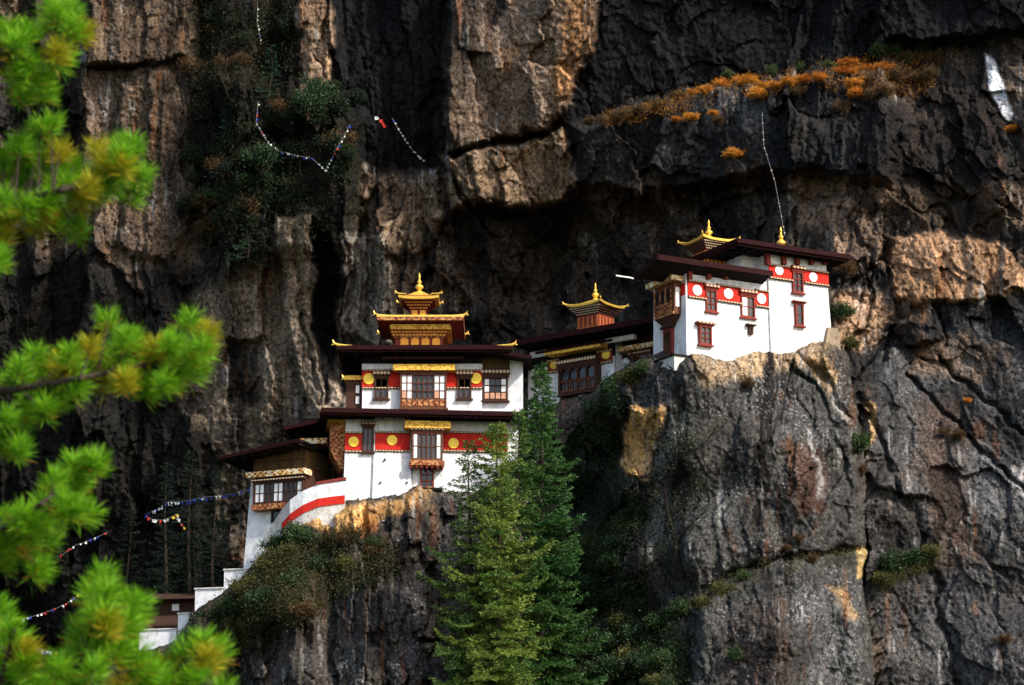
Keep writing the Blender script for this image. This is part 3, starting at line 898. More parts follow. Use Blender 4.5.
# main roof
yo = -1.5
ra, zr_ = L_(338, 348, yo); rb = L_(511, 348, yo)[0]
flat_roof(fr, ra, rb, yo, yo+10.5, zr_, .17, .5, orn=[(ra, yo, -1, 0, 1.0), (rb, yo, 1, 0, 1.0), (ra, yo+10.4, -1, 0, 1.0)])
a0, a1, b0, b1 = fr.rect(382, 356.8, 464, 359.2, -1.0)
MB().box(a0, a1, -1.05, -.9, b0, b1).build('eave_beam', M['maroon'], fr.root)
q = MB()
for k in range(8):
    x = a0+.2+(a1-a0-.4)*k/7
    q.box(x-.05, x+.05, -1.0, 0, b1, b1+.12)
q.box(a0+.1, a1-.1, -.6, -.5, b1+.02, b1+.08)
q.build('beam_rib', M['soffit'], fr.root)
for u0, u1, nm in ((362, 392, ''), (456, 482, '')):
    a0, a1, b0, b1 = fr.rect(u0, 364, u1, 370.2)
    MB().box(a0, a1, -.06, .1, b0+.02, b1).build('plaster_strip', M['plaster'], fr.root)
# bay on the left flank
xa = xw0
a = fr.S(352, 395, xa-.5)
z0, z1 = L_(355, 407, .6)[1], L_(355, 381, .6)[1]
sb = MB().box(xa-1.05, xa-.02, .35, 3.4, z0-.6, z1).build('side_bay', M['darkwood'], fr.root)
MB().box(xa-1.2, xa-.02, .2, 3.6, z1, z1+.28).build('valance', M['valance'], sb)
q = MB()
for zz in (z0+.15, z0+.85): MB().box(xa-.42, xa-.20, .29, .36, zz, zz+.5).build('panel', M['paper'], sb)
# lower storey, turned a little to the right
class Sub(Frame):
    def __init__(s, base, u, v, Y, deg):
        s.o = P(u, v, Y); s.th = R(deg); s.c, s.s = math.cos(s.th), math.sin(s.th)
        s.root = base.root
        s.off = s.o - base.o; s.dth = s.th - base.th; s.bth = base.th


def place_sub(sub, before):
    """Moves every part built since BEFORE from the sub-frame into the building's own axes."""
    c, s_ = math.cos(-sub.bth), math.sin(-sub.bth)
    ox, oy = sub.off.x*c - sub.off.y*s_, sub.off.x*s_ + sub.off.y*c
    for o in list(COL.objects):
        if o.name in before or o.parent is not sub.root: continue
        o.location = (ox, oy, sub.off.z); o.rotation_euler = (0, 0, sub.dth)


main = fr
before = {o.name for o in COL.objects}
fr = Sub(main, 345, 498, 178.2, 6)
L_ = fr.L
x1 = L_(463, 470)[0]; xs = L_(374.5, 470)[0]
z1 = L_(400, 414)[1]
wall(fr, 0, xs, 8, -3, z1, M['plaster'], .28)
wall(fr, xs, L_(409.5, 470)[0], 8, -3, z1+.001, M['plaster'], .38, y0=-.12)
wall(fr, L_(409.5, 470)[0]+.24, x1+3.5, 8, -3, z1+.002, M['plaster'], .2)
for u0, u1, dl in ((345, 362, [(353.7, 441.5)]), (375, 410, [(392, 440.4)]), (443.5, 508, [(453.7, 443)])):
    a0, a1, b0, b1 = fr.rect(u0, 432.7, u1, 451, -.2)
    band(fr, a0, a1, b0+.04, b1-.04, y=(-.08 if u0 < 370 else -.20 if u0 < 400 else -.06), discs=[(*L_(u, v, -.2), .33) for u, v in dl])
a0, a1, b0, b1 = fr.rect(362.5, 427, 373.4, 452.5, -.1)
window(fr, (a0, a1, b0, b1), -.1, 2, 1, 'darkwood', 'glassgrey', None, cornice=.3, d=.14)
MB().box(0, x1+3.4, -.07, 0, L_(400, 420)[1], z1-.03).build('timber_frieze', M['soffit'], fr.root)
# hanging bay with gold valance
r_ = fr.rect(411.5, 432.5, 442.5, 460.5, -.75)
x0, x1_, z0, z1_ = r_
bay = window(fr, r_, -.75, 6, 2, 'wood', 'glassgrey', [(0, 0), (5, 0), (0, 1), (5, 1)], 'paper', cornice=.3, d=.16, name='bay_window', sill=False, arches=True)
MB().box(x0+.02, x1_-.02, -.73, .1, z0-.05, z1_+.25).build('bay_box', M['darkwood'], bay)
MB().box(x0-.12, x1_+.12, -1.0, .1, z0-.34, z0-.02).build('bay_sill', M['carve_red'], bay)
q = MB()
for k in range(7):
    x = x0+(x1_-x0)*k/6
    q.box(x-.06, x+.06, -.95, .1, z0-.5, z0-.345)
q.build('bracket_rib', M['redwood'], bay)
a0, a1, b0, b1 = fr.rect(405, 421, 451, 428, -1.1)
MB().box(a0, a1, -1.15, .05, b0, b1).build('valance', M['valance'], bay)
window(fr, fr.rect(420, 467, 433.8, 489, -.1), -.1, 2, 3, 'redwood', 'glass', None, cornice=0, d=.18, sill=False)
a0, a1, b0, b1 = fr.rect(413, 488.5, 442, 491, -.3)
MB().box(a0, a1, -.7, 0, b0, b1).build('stone_slab', M['soffit'], fr.root)
# small put-log holes in the plaster
q = MB()
for u, v in ((385, 459.5), (380.5, 482.5), (407, 482.5)):
    x, z = L_(u, v, -.35)
    MB().box(x-.06, x+.06, -.43, -.2, z-.05, z+.05).build('vent_hole', M['glass'], fr.root)
yo = -1.7
ra, zr_ = L_(322, 410.5, yo); rb = L_(527, 412, yo)[0]
flat_roof(fr, ra, rb, yo, yo+7.5, zr_, .16, .3)
# left flank bay with its slanting gold valance
a, zt2 = fr.S(338, 430, -.35)
zb2 = fr.S(338, 472, -.35)[1]
sb = MB().hexa([(-.30, .5, zb2-.2), (0, .5, zb2-.2), (0, 3.2, zb2-.2), (-.30, 3.2, zb2-.2), (-.95, .3, zb2+1.0), (0, .3, zb2+1.0), (0, 3.5, zb2+1.0), (-.95, 3.5, zb2+1.0)]).build('side_bay', M['carve_red'], fr.root)
MB().box(-.95, -.02, .3, 3.5, zb2+1.0, zt2-.1).build('bay_box', M['carve_red'], sb)
MB().box(-1.15, -.02, .1, 3.8, zt2-.1, zt2+.25).build('valance', M['valance'], sb)
place_sub(fr, before)
fr = main; L_ = fr.L

# the gilded lantern on the main roof
yl = 2.2


def lantern_box(fr, r, y0, y1, mat): return MB().box(r[0], r[1], y0, y1, r[2], r[3])


r_ = fr.rect(395, 329, 443, 346, yl)
lan = lantern_box(fr, (r_[0], r_[1], r_[2]-1.2, r_[3]), yl, yl+3.2, 0).build('roof_lantern', M['redwood'], fr.root)
x0, x1, z0, z1 = r_
cxl, cyl = (x0+x1)/2, yl+1.6
q = MB()
for k in range(4):
    u0 = 400.5+k*10.6
    a0, a1, b0, b1 = fr.rect(u0, 339, u0+7.8, 345, yl)
    q = MB().box(a0, a1, yl-.05, yl+.02, b0, b1)
    q.disc((a0+a1)/2, b1, (a1-a0)*.32, yl-.048, yl+.02, 10)
    q.build('amber_window', M['amber'], lan)
q = MB()
for k, (dv, e) in enumerate(((337, .08), (334.5, .16), (332, .24))):
    z = L_(420, dv, yl)[1]
    q.box(x0-e, x1+e, yl-e, yl+3.2+e, z-.06, z+.06)
q.build('cornice', M['carve_red'], lan)
q = MB()
for dv, e in ((335.8, .2), (333, .28)):
    z = L_(420, dv, yl)[1]
    dentils(q, x0-e, x1+e, yl-e-.04, yl-e+.06, z-.04, z+.05)
q.build('dentil_moulding', M['amber'], lan)
a0, a1, b0, b1 = fr.rect(390, 324.2, 451, 329.2, yl-.5)
MB().box(a0, a1, yl-.55, yl+3.7, b0, b1).build('valance', M['valance'], lan)
ya = yl-1.15
a0, a1, b0, b1 = fr.rect(378, 315.4, 463, 319.5, ya)
zz = L_(420, 323, ya)[1]
side = a1-a0
rf = hip(MB(), a0, a1, ya, ya+5.6, b0, .22, .35, 1.5).build('lantern_roof', M['sheet'], lan)
q = MB()
q.box(a0-.05, a1+.05, ya-.05, ya-.003, b0-.05, b1); q.box(a0-.05, a0-.003, ya, ya+5.6, b0-.05, b1); q.box(a1+.003, a1+.05, ya, ya+5.6, b0-.05, b1)
q.build('carved_fascia', M['carve_red'], lan)
MB().box(a0-.08, a1+.08, ya-.08, ya-.052, b1-.10, b1+.02).build('gilt_edge', M['gold'], lan)
MB().box(a0+.1, a1-.1, ya+.1, ya+5.5, b0-.06, b0-.004).build('soffit', M['redwood'], lan)
for (x, y, dx) in ((a0, ya, -1), (a1, ya, 1), (a0, ya+5.5, -1), (a1, ya+5.5, 1)): ornament(lan, x, y, b1, dx, 0, .85)
# top tier
yt = cyl-.55
r_ = fr.rect(410, 309.5, 427, 317, yt)
MB().box(r_[0], r_[1], yt, yt+1.1, r_[2]-.6, r_[3]).build('upper_tier', M['redwood'], lan)
q = MB()
for u in (413, 421): a0, a1, b0, b1 = fr.rect(u-1, 310.5, u+4.4, 315, yt); MB().box(a0, a1, yt-.04, yt+.02, b0, b1).build('amber_window', M['amber'], lan)
q = MB(); qd = MB()
for k in range(5):
    t = k/4
    z = r_[3]+.02+k*.16
    e = .05+t*.62
    q.box(r_[0]-e, r_[1]+e, yt-e, yt+1.1+e, z, z+.15)
    dentils(qd, r_[0]-e, r_[1]+e, yt-e-.05, yt-e+.03, z+.04, z+.10, .07, .09)
q.build('stepped_bracket', M['redwood'], lan); qd.build('dentil_moulding', M['amber'], lan)
a0, a1, b0, b1 = fr.rect(398, 293.5, 439, 297.5, yt-1.0)
gr = gilt_roof(lan, (a0+a1)/2, cyl, (a1-a0)/2, (a1-a0)/2, b0-.02, .55, .22, .10, .16)
for sx in (-1, 1):
    for sy in (-1, 1): ornament(lan, (a0+a1)/2+sx*(a1-a0)/2, cyl+sy*(a1-a0)/2, b1+.05, sx, 0, .6)
finial(lan, (a0+a1)/2, cyl, b0+.6, 1.45)

# ============================================================ low house at the left, on its own white plinth
fr = Frame('monastery_house', 303, 500, 178.6, -24, 'low house with a row of dark timber windows on a tall narrow white plinth', 'house')
L_ = fr.L
xl = L_(248, 500)[0]
zt = L_(276, 478)[1]
wl, wr = L_(244, 530)[0], L_(282, 530)[0]
MB().hexa([(L_(242, 571)[0], -.1, L_(260, 600)[1]), (L_(292, 571)[0], -.1, L_(260, 600)[1]), (L_(292, 571)[0], 4, L_(260, 600)[1]), (L_(242, 571)[0], 4, L_(260, 600)[1]),
           (L_(248.5, 492)[0], .3, zt), (.1, .3, zt), (.1, 4, zt), (L_(248.5, 492)[0], 4, zt)]).build('plinth_wall', M['plaster'], fr.root)
window(fr, fr.rect(271.5, 510, 281, 533, .05), .08, 1, 2, 'darkwood', 'glass', None, cornice=.15, d=.12)
r_ = fr.rect(254.5, 481.5, 304, 503, -.3)
x0, x1, z0, z1 = r_
bay = window(fr, r_, -.3, 10, 2, 'darkwood', 'glassgrey', [(0, 0), (0, 1), (1, 0), (1, 1), (5, 0), (5, 1), (4, 0), (4, 1), (9, 0), (9, 1)], 'paper', cornice=.2, d=.16, name='bay_window', sill=False)
MB().box(x0+.02, x1, -.28, 3.5, z0-.05, z1+.8).build('bay_box', M['darkwood'], bay)
MB().box(x0-.1, x1+.05, -.52, .28, z0-.38, z0-.02).build('bay_sill', M['carve_red'], bay)
MB().box(x0-.25, x0-.02, -.05, .4, z0-.3, z1+.7).build('red_post', M['red'], fr.root)
a0, a1, b0, b1 = fr.rect(246, 470.3, 303.5, 475.8, -.65)
MB().box(a0, a1+.1, -.7, .3, b0, b1).build('valance', M['carve_gold'], bay)
a0, a1, b0, b1 = fr.rect(255, 452, 305, 470, .2)
MB().box(a0, a1, .15, 3.5, b0-.3, b1+.4).build('yellow_panel', M['ochre'], fr.root)
q = MB()
for k in range(5):
    x = a0+(a1-a0)*k/4
    q.box(x-.05, x+.05, .08, .2, b0-.2, b1+.4)
q.box(a0, a1, .09, .2, (b0+b1)/2-.03, (b0+b1)/2+.05)
q.build('panel_bar', M['darkwood'], fr.root)
# roof, tilted up to the right and back: corners taken where they stand
yo = -1.3
c0 = L_(219, 458, yo); c1 = L_(300, 439.5, yo)
xl0, zl0 = c0; xr0, zr0 = c1
back = 5.0
pts = [(xl0, yo, zl0), (xr0, yo, zr0), (xr0, yo+back, zr0-.1), (xl0+.3, yo+back, zl0-.25)]
rm = MB().hexa([(x, y, z-.10) for x, y, z in pts] + [(x, y, z+.05) for x, y, z in pts]).build('roof', M['soffit'], fr.root)
q = MB()


def board(q, a, b, h=.22, t=.06):
    a = Vector(a); b = Vector(b); d = (b-a).normalized(); n = Vector((d.y, -d.x, 0)).normalized()*t
    q.hexa([a+n-Vector((0, 0, h*.6)), b+n-Vector((0, 0, h*.6)), b+n*.05-Vector((0, 0, h*.6)), a+n*.05-Vector((0, 0, h*.6)),
            a+n+Vector((0, 0, h*.4)), b+n+Vector((0, 0, h*.4)), b+n*.05+Vector((0, 0, h*.4)), a+n*.05+Vector((0, 0, h*.4))])


board(q, pts[0], pts[1]); board(q, pts[3], pts[0])
q.build('fascia', M['maroon'], rm)
q = MB()
for k in range(9):
    t = k/8
    x = xl0+.25+(xr0-xl0-.4)*t; z = zl0+(zr0-zl0)*(x-xl0)/(xr0-xl0)
    q.box(x-.05, x+.05, yo+.1, yo+2.4, z-.26, z-.10)
q.build('rafter_rib', M['soffit'], rm)

# covered stair well between that house and the temple: dark timber, small balcony, its own roof
fr = Frame('stair_porch', 318, 482, 180.4, -6, 'dark timber stair porch with a small carved balcony between the low house and the temple', 'porch')
L_ = fr.L
a0, a1, b0, b1 = fr.rect(300, 430, 346, 512, 1.6)
MB().box(a0, a1+1.0, 1.6, 5, b0-1, b1+.8).build('back_wall', M['soffit'], fr.root)
a0, a1, b0, b1 = fr.rect(304, 438, 307.5, 502, -.2)
MB().box(a0, a1, -.2, .05, b0, b1).build('post', M['darkwood'], fr.root)
a0, a1, b0, b1 = fr.rect(305, 470, 318, 481.5, -.4)
bal = MB().box(a0, a1, -.5, .9, b0, b1).build('balcony', M['darkwood'], fr.root)
q = MB()
for k in range(2):
    x = a0+.12+(a1-a0-.1)*k*.5
    MB().box(x, x+.26, -.55, -.49, b0+.15, b1-.22).build('balcony_panel', M['carve_red'], bal)
MB().box(a0-.05, a1+.05, -.6, .9, b1+.002, b1+.08).build('handrail', M['redwood'], bal)
a0, a1, b0, b1 = fr.rect(299, 438.3, 327, 443.6, -.7)
MB().box(a0, a1, -.75, .2, b0, b1).build('valance', M['carve_gold'], fr.root)
q = MB()
for u in (312, 322, 332): a0, a1, b0, b1 = fr.rect(u, 446, u+1.8, 498, .9); MB().box(a0, a1, .9, 1.0, b0, b1).build('inner_post', M['darkwood'], fr.root)
a0, z = L_(284, 428, -.8); a1, z2 = L_(326, 419, -.8)
pts = [(a0, -.8, z), (a1, -.8, z2), (a1, 4.5, z2), (a0, 4.5, z)]
rm = MB().hexa([(x, y, zz-.1) for x, y, zz in pts] + [(x, y, zz+.05) for x, y, zz in pts]).build('roof', M['soffit'], fr.root)
q = MB(); board(q, pts[0], pts[1]); board(q, pts[3], pts[0]); q.build('fascia', M['maroon'], rm)

# curved white stair wall with a red stripe under the temple
fr = Frame('stair_wall', 345, 500, 176.4, 0, 'curved white stair wall with a broad red stripe, climbing to the temple', 'wall')
L_ = fr.L
TOP = [(264, 528, 1.9), (274, 522, 1.5), (282, 509, 1.0), (290, 500, .55), (303, 491, .2), (318, 484.5, 0), (332, 482.5, 0), (345, 481, 0)]
q = MB(); s1 = MB(); s2 = MB()


def ribbon(mb, tops, drop_top, drop_bot, y_off, thick):
    P_ = []
    for (u, v, y) in tops:
        x, z = L_(u, v, y)
        P_.append((x, y, z))
    for (a, b_) in zip(P_[:-1], P_[1:]):
        mb.hexa([(a[0], a[1]+y_off, a[2]-drop_bot[0]), (b_[0], b_[1]+y_off, b_[2]-drop_bot[1]), (b_[0], b_[1]+y_off+thick, b_[2]-drop_bot[1]), (a[0], a[1]+y_off+thick, a[2]-drop_bot[0]),
                 (a[0], a[1]+y_off, a[2]-drop_top), (b_[0], b_[1]+y_off, b_[2]-drop_top), (b_[0], b_[1]+y_off+thick, b_[2]-drop_top), (a[0], a[1]+y_off+thick, a[2]-drop_top)])


ribbon(q, TOP, 0, (5, 5), 0, .5)
q.build('wall_body', M['plaster_old'], fr.root)
TOPW = [(u, v, y) for u, v, y in TOP]
ribbon(s1, TOP[3:], .0, (1.0, 1.0), -.05, .04); s1.build('white_coat', M['plaster'], fr.root)
ribbon(s2, [(u, v, y) for u, v, y in TOP[2:]], .9, (1.42, 1.42), -.06, .05); s2.build('red_stripe', M['red'], fr.root)
s3 = MB(); ribbon(s3, [(316, 482.5, -.02), (330, 480, -.02), (346, 477.5, -.02)], -.02, (.16, .16), -.1, .5); s3.build('coping', M['redwood'], fr.root)

# ============================================================ gallery between the temple and the right-hand block
fr = Frame('gallery_building', 650, 372, 176.6, -38, 'long low gallery with an arched timber window and yellow valance between the two white temples', 'temple')
L_ = fr.L
x0 = L_(528, 390)[0]
zt = L_(600, 338)[1]
zb = L_(560, 415)[1]
xm = L_(614, 370)[0]
wall(fr, x0, xm, 5, zb-2, zt, M['plaster'])
wall(fr, xm+.002, .6, 5.5, zb-1, zt, M['darkwood'], y0=.9)
MB().box(x0-.02, xm+.03, -.06, .15, L_(576, 362)[1], zt+.05).build('timber_frieze', M['soffit'], fr.root)
for (a, b_, du, dv) in ((548, 560, 554, 364.5), (598, 613, 606, 354.5)):
    a0, a1, b0, b1 = fr.rect(a, (366 if a < 570 else 356.5)-6, b_, (366 if a < 570 else 356.5)+7)
    band(fr, a0, a1, b0+.1, b1-.1, y=-.03, discs=[(*L_(du, dv, -.1), .31)], mat='redwood', blocks=True)
r_ = fr.rect(560, 365.5, 597.5, 393, -.45)
a0, a1, b0, b1 = r_
bay = window(fr, r_, -.45, 4, 2, 'darkwood', 'glass', None, cornice=.45, d=.22, name='bay_window', arches=True)
MB().box(a0+.02, a1-.02, -.43, .1, b0-.05, b1+.3).build('bay_box', M['darkwood'], bay)
q = MB(); cw = (a1-a0-.2)/4
for k in range(4):
    q.box(a0+.1+k*cw+.05, a0+.1+(k+1)*cw-.05, -.62, -.57, (b0+b1)/2-.12, (b0+b1)/2+.02)
    q.box(a0+.1+k*cw+.05, a0+.1+(k+1)*cw-.05, -.62, -.57, b0+.14, b0+.26)
    for i in range(3): q.box(a0+.1+k*cw+.2+i*.28, a0+.1+k*cw+.25+i*.28, -.61, -.57, b0+.26, (b0+b1)/2-.12)
q.build('balustrade', M['wood'], bay)
v0 = L_(545, 353.5, -.9); v1 = L_(600, 343.5, -.9)
zz = (v0[1]+v1[1])/2
MB().box(v0[0], v1[0], -.95, .02, zz-.17, zz+.17).build('valance', M['valance'], bay)
# plinth strip under the window
a0, a1, b0, b1 = fr.rect(560, 398, 600, 410)
MB().box(a0, a1, -.25, .2, b0-1, b1).build('plinth', M['plaster'], fr.root)
# right end: dark timber with arched white panel, carved valance
a0, a1, b0, b1 = fr.rect(621.5, 359, 629.5, 374, .75)
q = MB(); q.box(a0, a1, .74, .88, b0-.3, b1-.25); q.disc((a0+a1)/2, b1-.25, (a1-a0)/2-.002, .74, .88, 18); q.build('arched_panel', M['plaster'], fr.root)
v0 = L_(618, 350, .3); v1 = L_(654, 344, .3)
zz = (v0[1]+v1[1])/2
MB().box(v0[0], v1[0], .25, .95, zz-.14, zz+.17).build('valance', M['carve_gold'], fr.root)
window(fr, fr.rect(632, 355, 652, 376, .8), .8, 4, 1, 'wood', 'glass', None, cornice=.2, d=.16, arches=True)
for u in (615.5, 631): a0, a1, b0, b1 = fr.rect(u, 352, u+3, 380, .5); MB().box(a0, a1, .45, .75, b0-.5, b1).build('post', M['darkwood'], fr.root)
v0 = L_(606, 341.5, -.3); v1 = L_(634, 335.5, -.3)
zz = (v0[1]+v1[1])/2
MB().box(v0[0], v1[0], -.3, .0, zz-.15, zz+.15).build('plaster_strip', M['plaster'], fr.root)
v0 = L_(530, 356, -.1); v1 = L_(546, 352.5, -.1); zz = (v0[1]+v1[1])/2
MB().box(v0[0], v1[0], -.12, .0, zz-.2, zz+.2).build('plaster_strip', M['plaster'], fr.root)
yo = -1.6
c0 = L_(511, 343, yo); c1 = L_(656, 318.5, yo)
zz = (c0[1]+c1[1])/2
tz = (c1[1]-c0[1])/2
pts = [(c0[0], yo, zz-tz), (c1[0], yo, zz+tz), (c1[0], yo+7.5, zz+tz), (c0[0], yo+7.5, zz-tz)]
rm = MB().hexa([(x, y, z-.13) for x, y, z in pts] + [(x, y, z+.05) for x, y, z in pts]).build('roof', M['soffit'], fr.root)
q = MB(); board(q, pts[0], pts[1], .34, .07); board(q, pts[3], pts[0], .3, .07); q.build('fascia', M['maroon'], rm)
q = MB()
for k in range(15):
    t = k/14
    x = c0[0]+.3+(c1[0]-c0[0]-.5)*t; z = zz-tz+2*tz*(x-c0[0])/(c1[0]-c0[0])
    q.box(x-.05, x+.05, yo+.1, yo+2.4, z-.30, z-.13)
q.build('rafter_rib', M['soffit'], rm)
v0 = L_(536, 357, -.95); v1 = L_(612, 341.5, -.95); zz2 = (v0[1]+v1[1])/2
MB().box(v0[0], v1[0], -1.02, -.9, zz2+.1, zz2+.25).build('eave_beam', M['maroon'], fr.root)


def small_lantern(fr, cu, cv, y, half, v_eave, v_body, rise, fin, body_k=.62, win=None):
    """Square gilt-roofed lantern; cu is the pixel of its nearest roof corner or middle."""
    cx, _ = fr.L(cu, cv, y)
    ze = fr.L(cu, v_eave, y)[1]
    zb_ = fr.L(cu, v_body, y)[1]
    k = half*body_k
    lan = MB().box(cx-k, cx+k, y-k, y+k, zb_-1.3, ze-.45).build('roof_lantern', M['redwood'], fr.root)
    q = MB()
    for sx in range(5):
        x = cx-k+.12+(2*k-.24)*sx/4
        q.box(x-.07, x+.07, y-k-.05, y-k+.02, zb_-.6, ze-.62)
        yy = y-k+.12+(2*k-.24)*sx/4
        q.box(cx-k-.05, cx-k+.02, yy-.07, yy+.07, zb_-.6, ze-.62); q.box(cx+k-.02, cx+k+.05, yy-.07, yy+.07, zb_-.6, ze-.62)
    q.box(cx-k-.03, cx+k+.03, y-k-.03, y+k+.03, zb_-.7, zb_-.6)
    q.build('lantern_lattice', M[win or 'amber'], lan)
    q = MB(); qd = MB()
    for i in range(4):
        e = k+.06+(half*.9-k)*i/4
        z = ze-.5+i*.125
        q.box(cx-e, cx+e, y-e, y+e, z, z+.12)
        dentils(qd, cx-e, cx+e, y-e-.05, y-e+.03, z+.03, z+.09, .07, .10)
    q.build('stepped_bracket', M['darkwood'], lan); qd.build('dentil_moulding', M['cream'], lan)
    gilt_roof(lan, cx, y, half, half, ze, rise, .2, .16, .14)
    for sx in (-1, 1):
        for sy in (-1, 1): ornament(lan, cx+sx*half, y+sy*half, ze+.26, sx, sy, .55)
    finial(lan, cx, y, ze+rise+.1, fin)
    return lan


small_lantern(fr, 595.5, 302, 2.2, 1.4, 309.5, 320, .45, 1.25, .6, 'orange')

# ============================================================ right-hand white block on the buttress
fr = Frame('cliff_temple', 686, 362, 171.0, 29, 'tall white temple on the rock buttress with white discs on its red bands', 'temple')
L_ = fr.L
xm = L_(768, 330)[0]
xr = L_(832, 310, -.2)[0]; xr_t = L_(827, 275, -.2)[0]
zt = L_(727, 268)[1]
yk = fr.S(653.5, 330, 0)[0]
MB().hexa([(-.12, -.30, -3), (xm, -.30, -3), (xm, yk, -3), (-.12, yk, -3), (.05, 0, zt), (xm, 0, zt), (xm, yk, zt-.75), (.05, yk, zt-.75)]).build('wall', M['plaster'], fr.root)
z2 = L_(796, 258, -.15)[1]
MB().hexa([(xm+.001, -.45, -4), (xr+.15, -.45, -4), (xr+.15, 4.2, -4), (xm+.001, 4.2, -4), (xm+.001, -.12, z2), (xr_t, -.12, z2), (xr_t, 4.2, z2), (xm+.001, 4.2, z2)]).build('tall_wall', M['plaster'], fr.root)
# red bands
zc = (L_(727, 287)[1], L_(727, 302)[1])
for u0, u1, dl in ((687, 705, [(696.8, 290.4)]), (716, 740, [(728, 293.8)]), (754, 767.6, [(761, 298.8)])):
    um = (u0+u1)/2
    band(fr, L_(u0, 295)[0], L_(u1, 295)[0], zc[1]+.02, zc[0]-.02, y=-.09, discs=[(*L_(u, v, -.1), .33) for u, v in dl], disc='disc_white')
zc2 = (L_(798, 269.5, -.15)[1], L_(798, 281.5, -.15)[1])
for u0, u1, dl in ((768.5, 792, [(779, 270.5)]), (803, 827.6, [(813, 277.3)])):
    band(fr, L_(u0, 275, -.15)[0], L_(u1, 275, -.15)[0], zc2[1]+.02, zc2[0]-.02, y=-.21, discs=[(*L_(u, v, -.25), .30) for u, v in dl], disc='disc_white')
q = MB().box(-.03, .03, .0, 2.6, zc[1]+.12, zc[0]-.1).build('painted_band', M['red'], fr.root)
x_, z_ = -.06, (zc[0]+zc[1])/2
qd = MB(); qd.lathe(0, 0, [(.28, -.03), (.28, .03)], 18); dd = qd.build('disc', M['disc_gold'], q); dd.rotation_euler = (0, math.pi/2, 0); dd.location = (-.06, .75, z_)
window(fr, fr.rect(705, 290, 716, 312, -.05), -.06, 2, 3, 'redwood', 'glassgrey', None, cornice=.3, d=.14)
window(fr, fr.rect(740, 296, 754, 318, -.05), -.06, 2, 2, 'redwood', 'glassgrey', [(0, 0), (0, 1)], 'paper', cornice=.35, d=.14)
window(fr, fr.rect(699, 326, 711, 345, -.25), -.24, 2, 3, 'redwood', 'glassgrey', None, cornice=.22, d=.14, wide=.22)
window(fr, fr.rect(748.5, 326.5, 752.5, 334.5, -.2), -.22, 1, 1, 'darkwood', 'glass', None, cornice=.14, d=.10, sill=False, wide=.2)
window(fr, fr.rect(792, 272, 802.5, 293, -.2), -.2, 2, 3, 'redwood', 'glass', None, cornice=.35, d=.14)
window(fr, fr.rect(795, 303.5, 803, 326, -.3), -.3, 1, 2, 'redwood', 'glass', None, cornice=.14, d=.12, wide=.2)
# roofs with bracket posts
yo = -1.15
ra = L_(657.5, 257.5, yo)[0]; zr_ = L_(715, 264.8, yo)[1]; rb = L_(772.5, 272, yo)[0]
yb, zb_ = fr.S(634.5, 277.5, ra-.25)
pts = [(ra, yo, zr_), (rb, yo, zr_), (rb, yb, zb_), (ra-.25, yb, zb_)]
r1 = MB().hexa([(x, y, z-.06) for x, y, z in pts] + [(x, y, z+.14) for x, y, z in pts]).build('roof', M['soffit'], fr.root)
q = MB(); board(q, pts[0], pts[1], .34, .06); board(q, pts[3], pts[0], .34, .06); q.build('fascia', M['maroon'], r1)
for k in range(10):
    x = ra+.3+(rb-ra-.5)*k/9
    MB().box(x-.05, x+.05, yo+.12, .3, zr_-.22, zr_-.062).build('rafter', M['soffit'], r1)
q = MB()
for u in (689, 708, 725, 742, 759): a0, a1, b0, b1 = fr.rect(u-1.8, 270, u+1.8, 279.5, -.1); MB().box(a0, a1, -.30, .05, b0, zr_-.2).build('bracket_post', M['redwood'], fr.root)
ra2 = L_(736.5, 242.8, yo)[0]; zr2 = L_(795, 250.2, yo)[1]; rb2 = L_(849.5, 258, yo)[0]
r2 = flat_roof(fr, ra2, rb2, yo-.15, 4.4, zr2, .15, .3)
q = MB()
for u in (767, 783, 796.5, 810.5, 824): a0, a1, b0, b1 = fr.rect(u-1.8, 256, u+1.8, 265, -.2); MB().box(a0, a1, -.42, -.05, b0, zr2-.2).build('bracket_post', M['redwood'], fr.root)
# upper storey behind the first roof (the tall block's flank)
MB().box(xm-1.2, xm-.004, 1.0, 4.0, zt+.02, zr2-.15).build('flank_wall', M['plaster'], fr.root)
# bay window on the left flank
xb = -.5
yA, zA = fr.S(674, 300, xb)
yB, _ = fr.S(655, 300, xb)
zlo = fr.S(667, 316, xb)[1]; zhi = fr.S(667, 284, xb)[1]
bx = MB().box(xb, .1, yA, yB, zlo, zhi).build('bay_window', M['wood'], fr.root)
q = MB(); n = 3; wl = (yB-yA-.3)/n
for k in range(n):
    y0_ = yA+.3+k*wl
    q = MB().box(xb-.03, xb+.05, y0_+.10, y0_+wl-.10, zlo+.85, zhi-.551)
    pl = y0_+wl/2
    q.hexa([(xb-.03, y0_+.10, zhi-.55), (xb+.05, y0_+.10, zhi-.55), (xb+.05, y0_+wl-.10, zhi-.55), (xb-.03, y0_+wl-.10, zhi-.55), (xb-.03, pl-.06, zhi-.32), (xb+.05, pl-.06, zhi-.32), (xb+.05, pl+.06, zhi-.32), (xb-.03, pl+.06, zhi-.32)])
    q.build('arched_opening', M['glass'], bx)
q = MB()
for k in range(n+1):
    y0_ = yA+.3+k*wl
    q.box(xb-.07, xb+.02, y0_-.05, y0_+.05, zlo+.1, zhi-.2)
q.box(xb-.06, xb+.02, yA+.2, yB, zlo+.72, zlo+.82); q.box(xb-.08, xb+.02, yA, yB, zlo-.02, zlo+.14)
for k in range(12):
    y0_ = yA+.35+(yB-yA-.4)*k/12
    q.box(xb-.05, xb+.01, y0_, y0_+.07, zlo+.14, zlo+.72)
q.build('balustrade', M['carve_red'], bx)
MB().box(xb+.10, xb+.38, yA-.04, yA+.02, zlo+.45, zhi-.35).build('white_shutter', M['paper'], bx)
zv = zhi
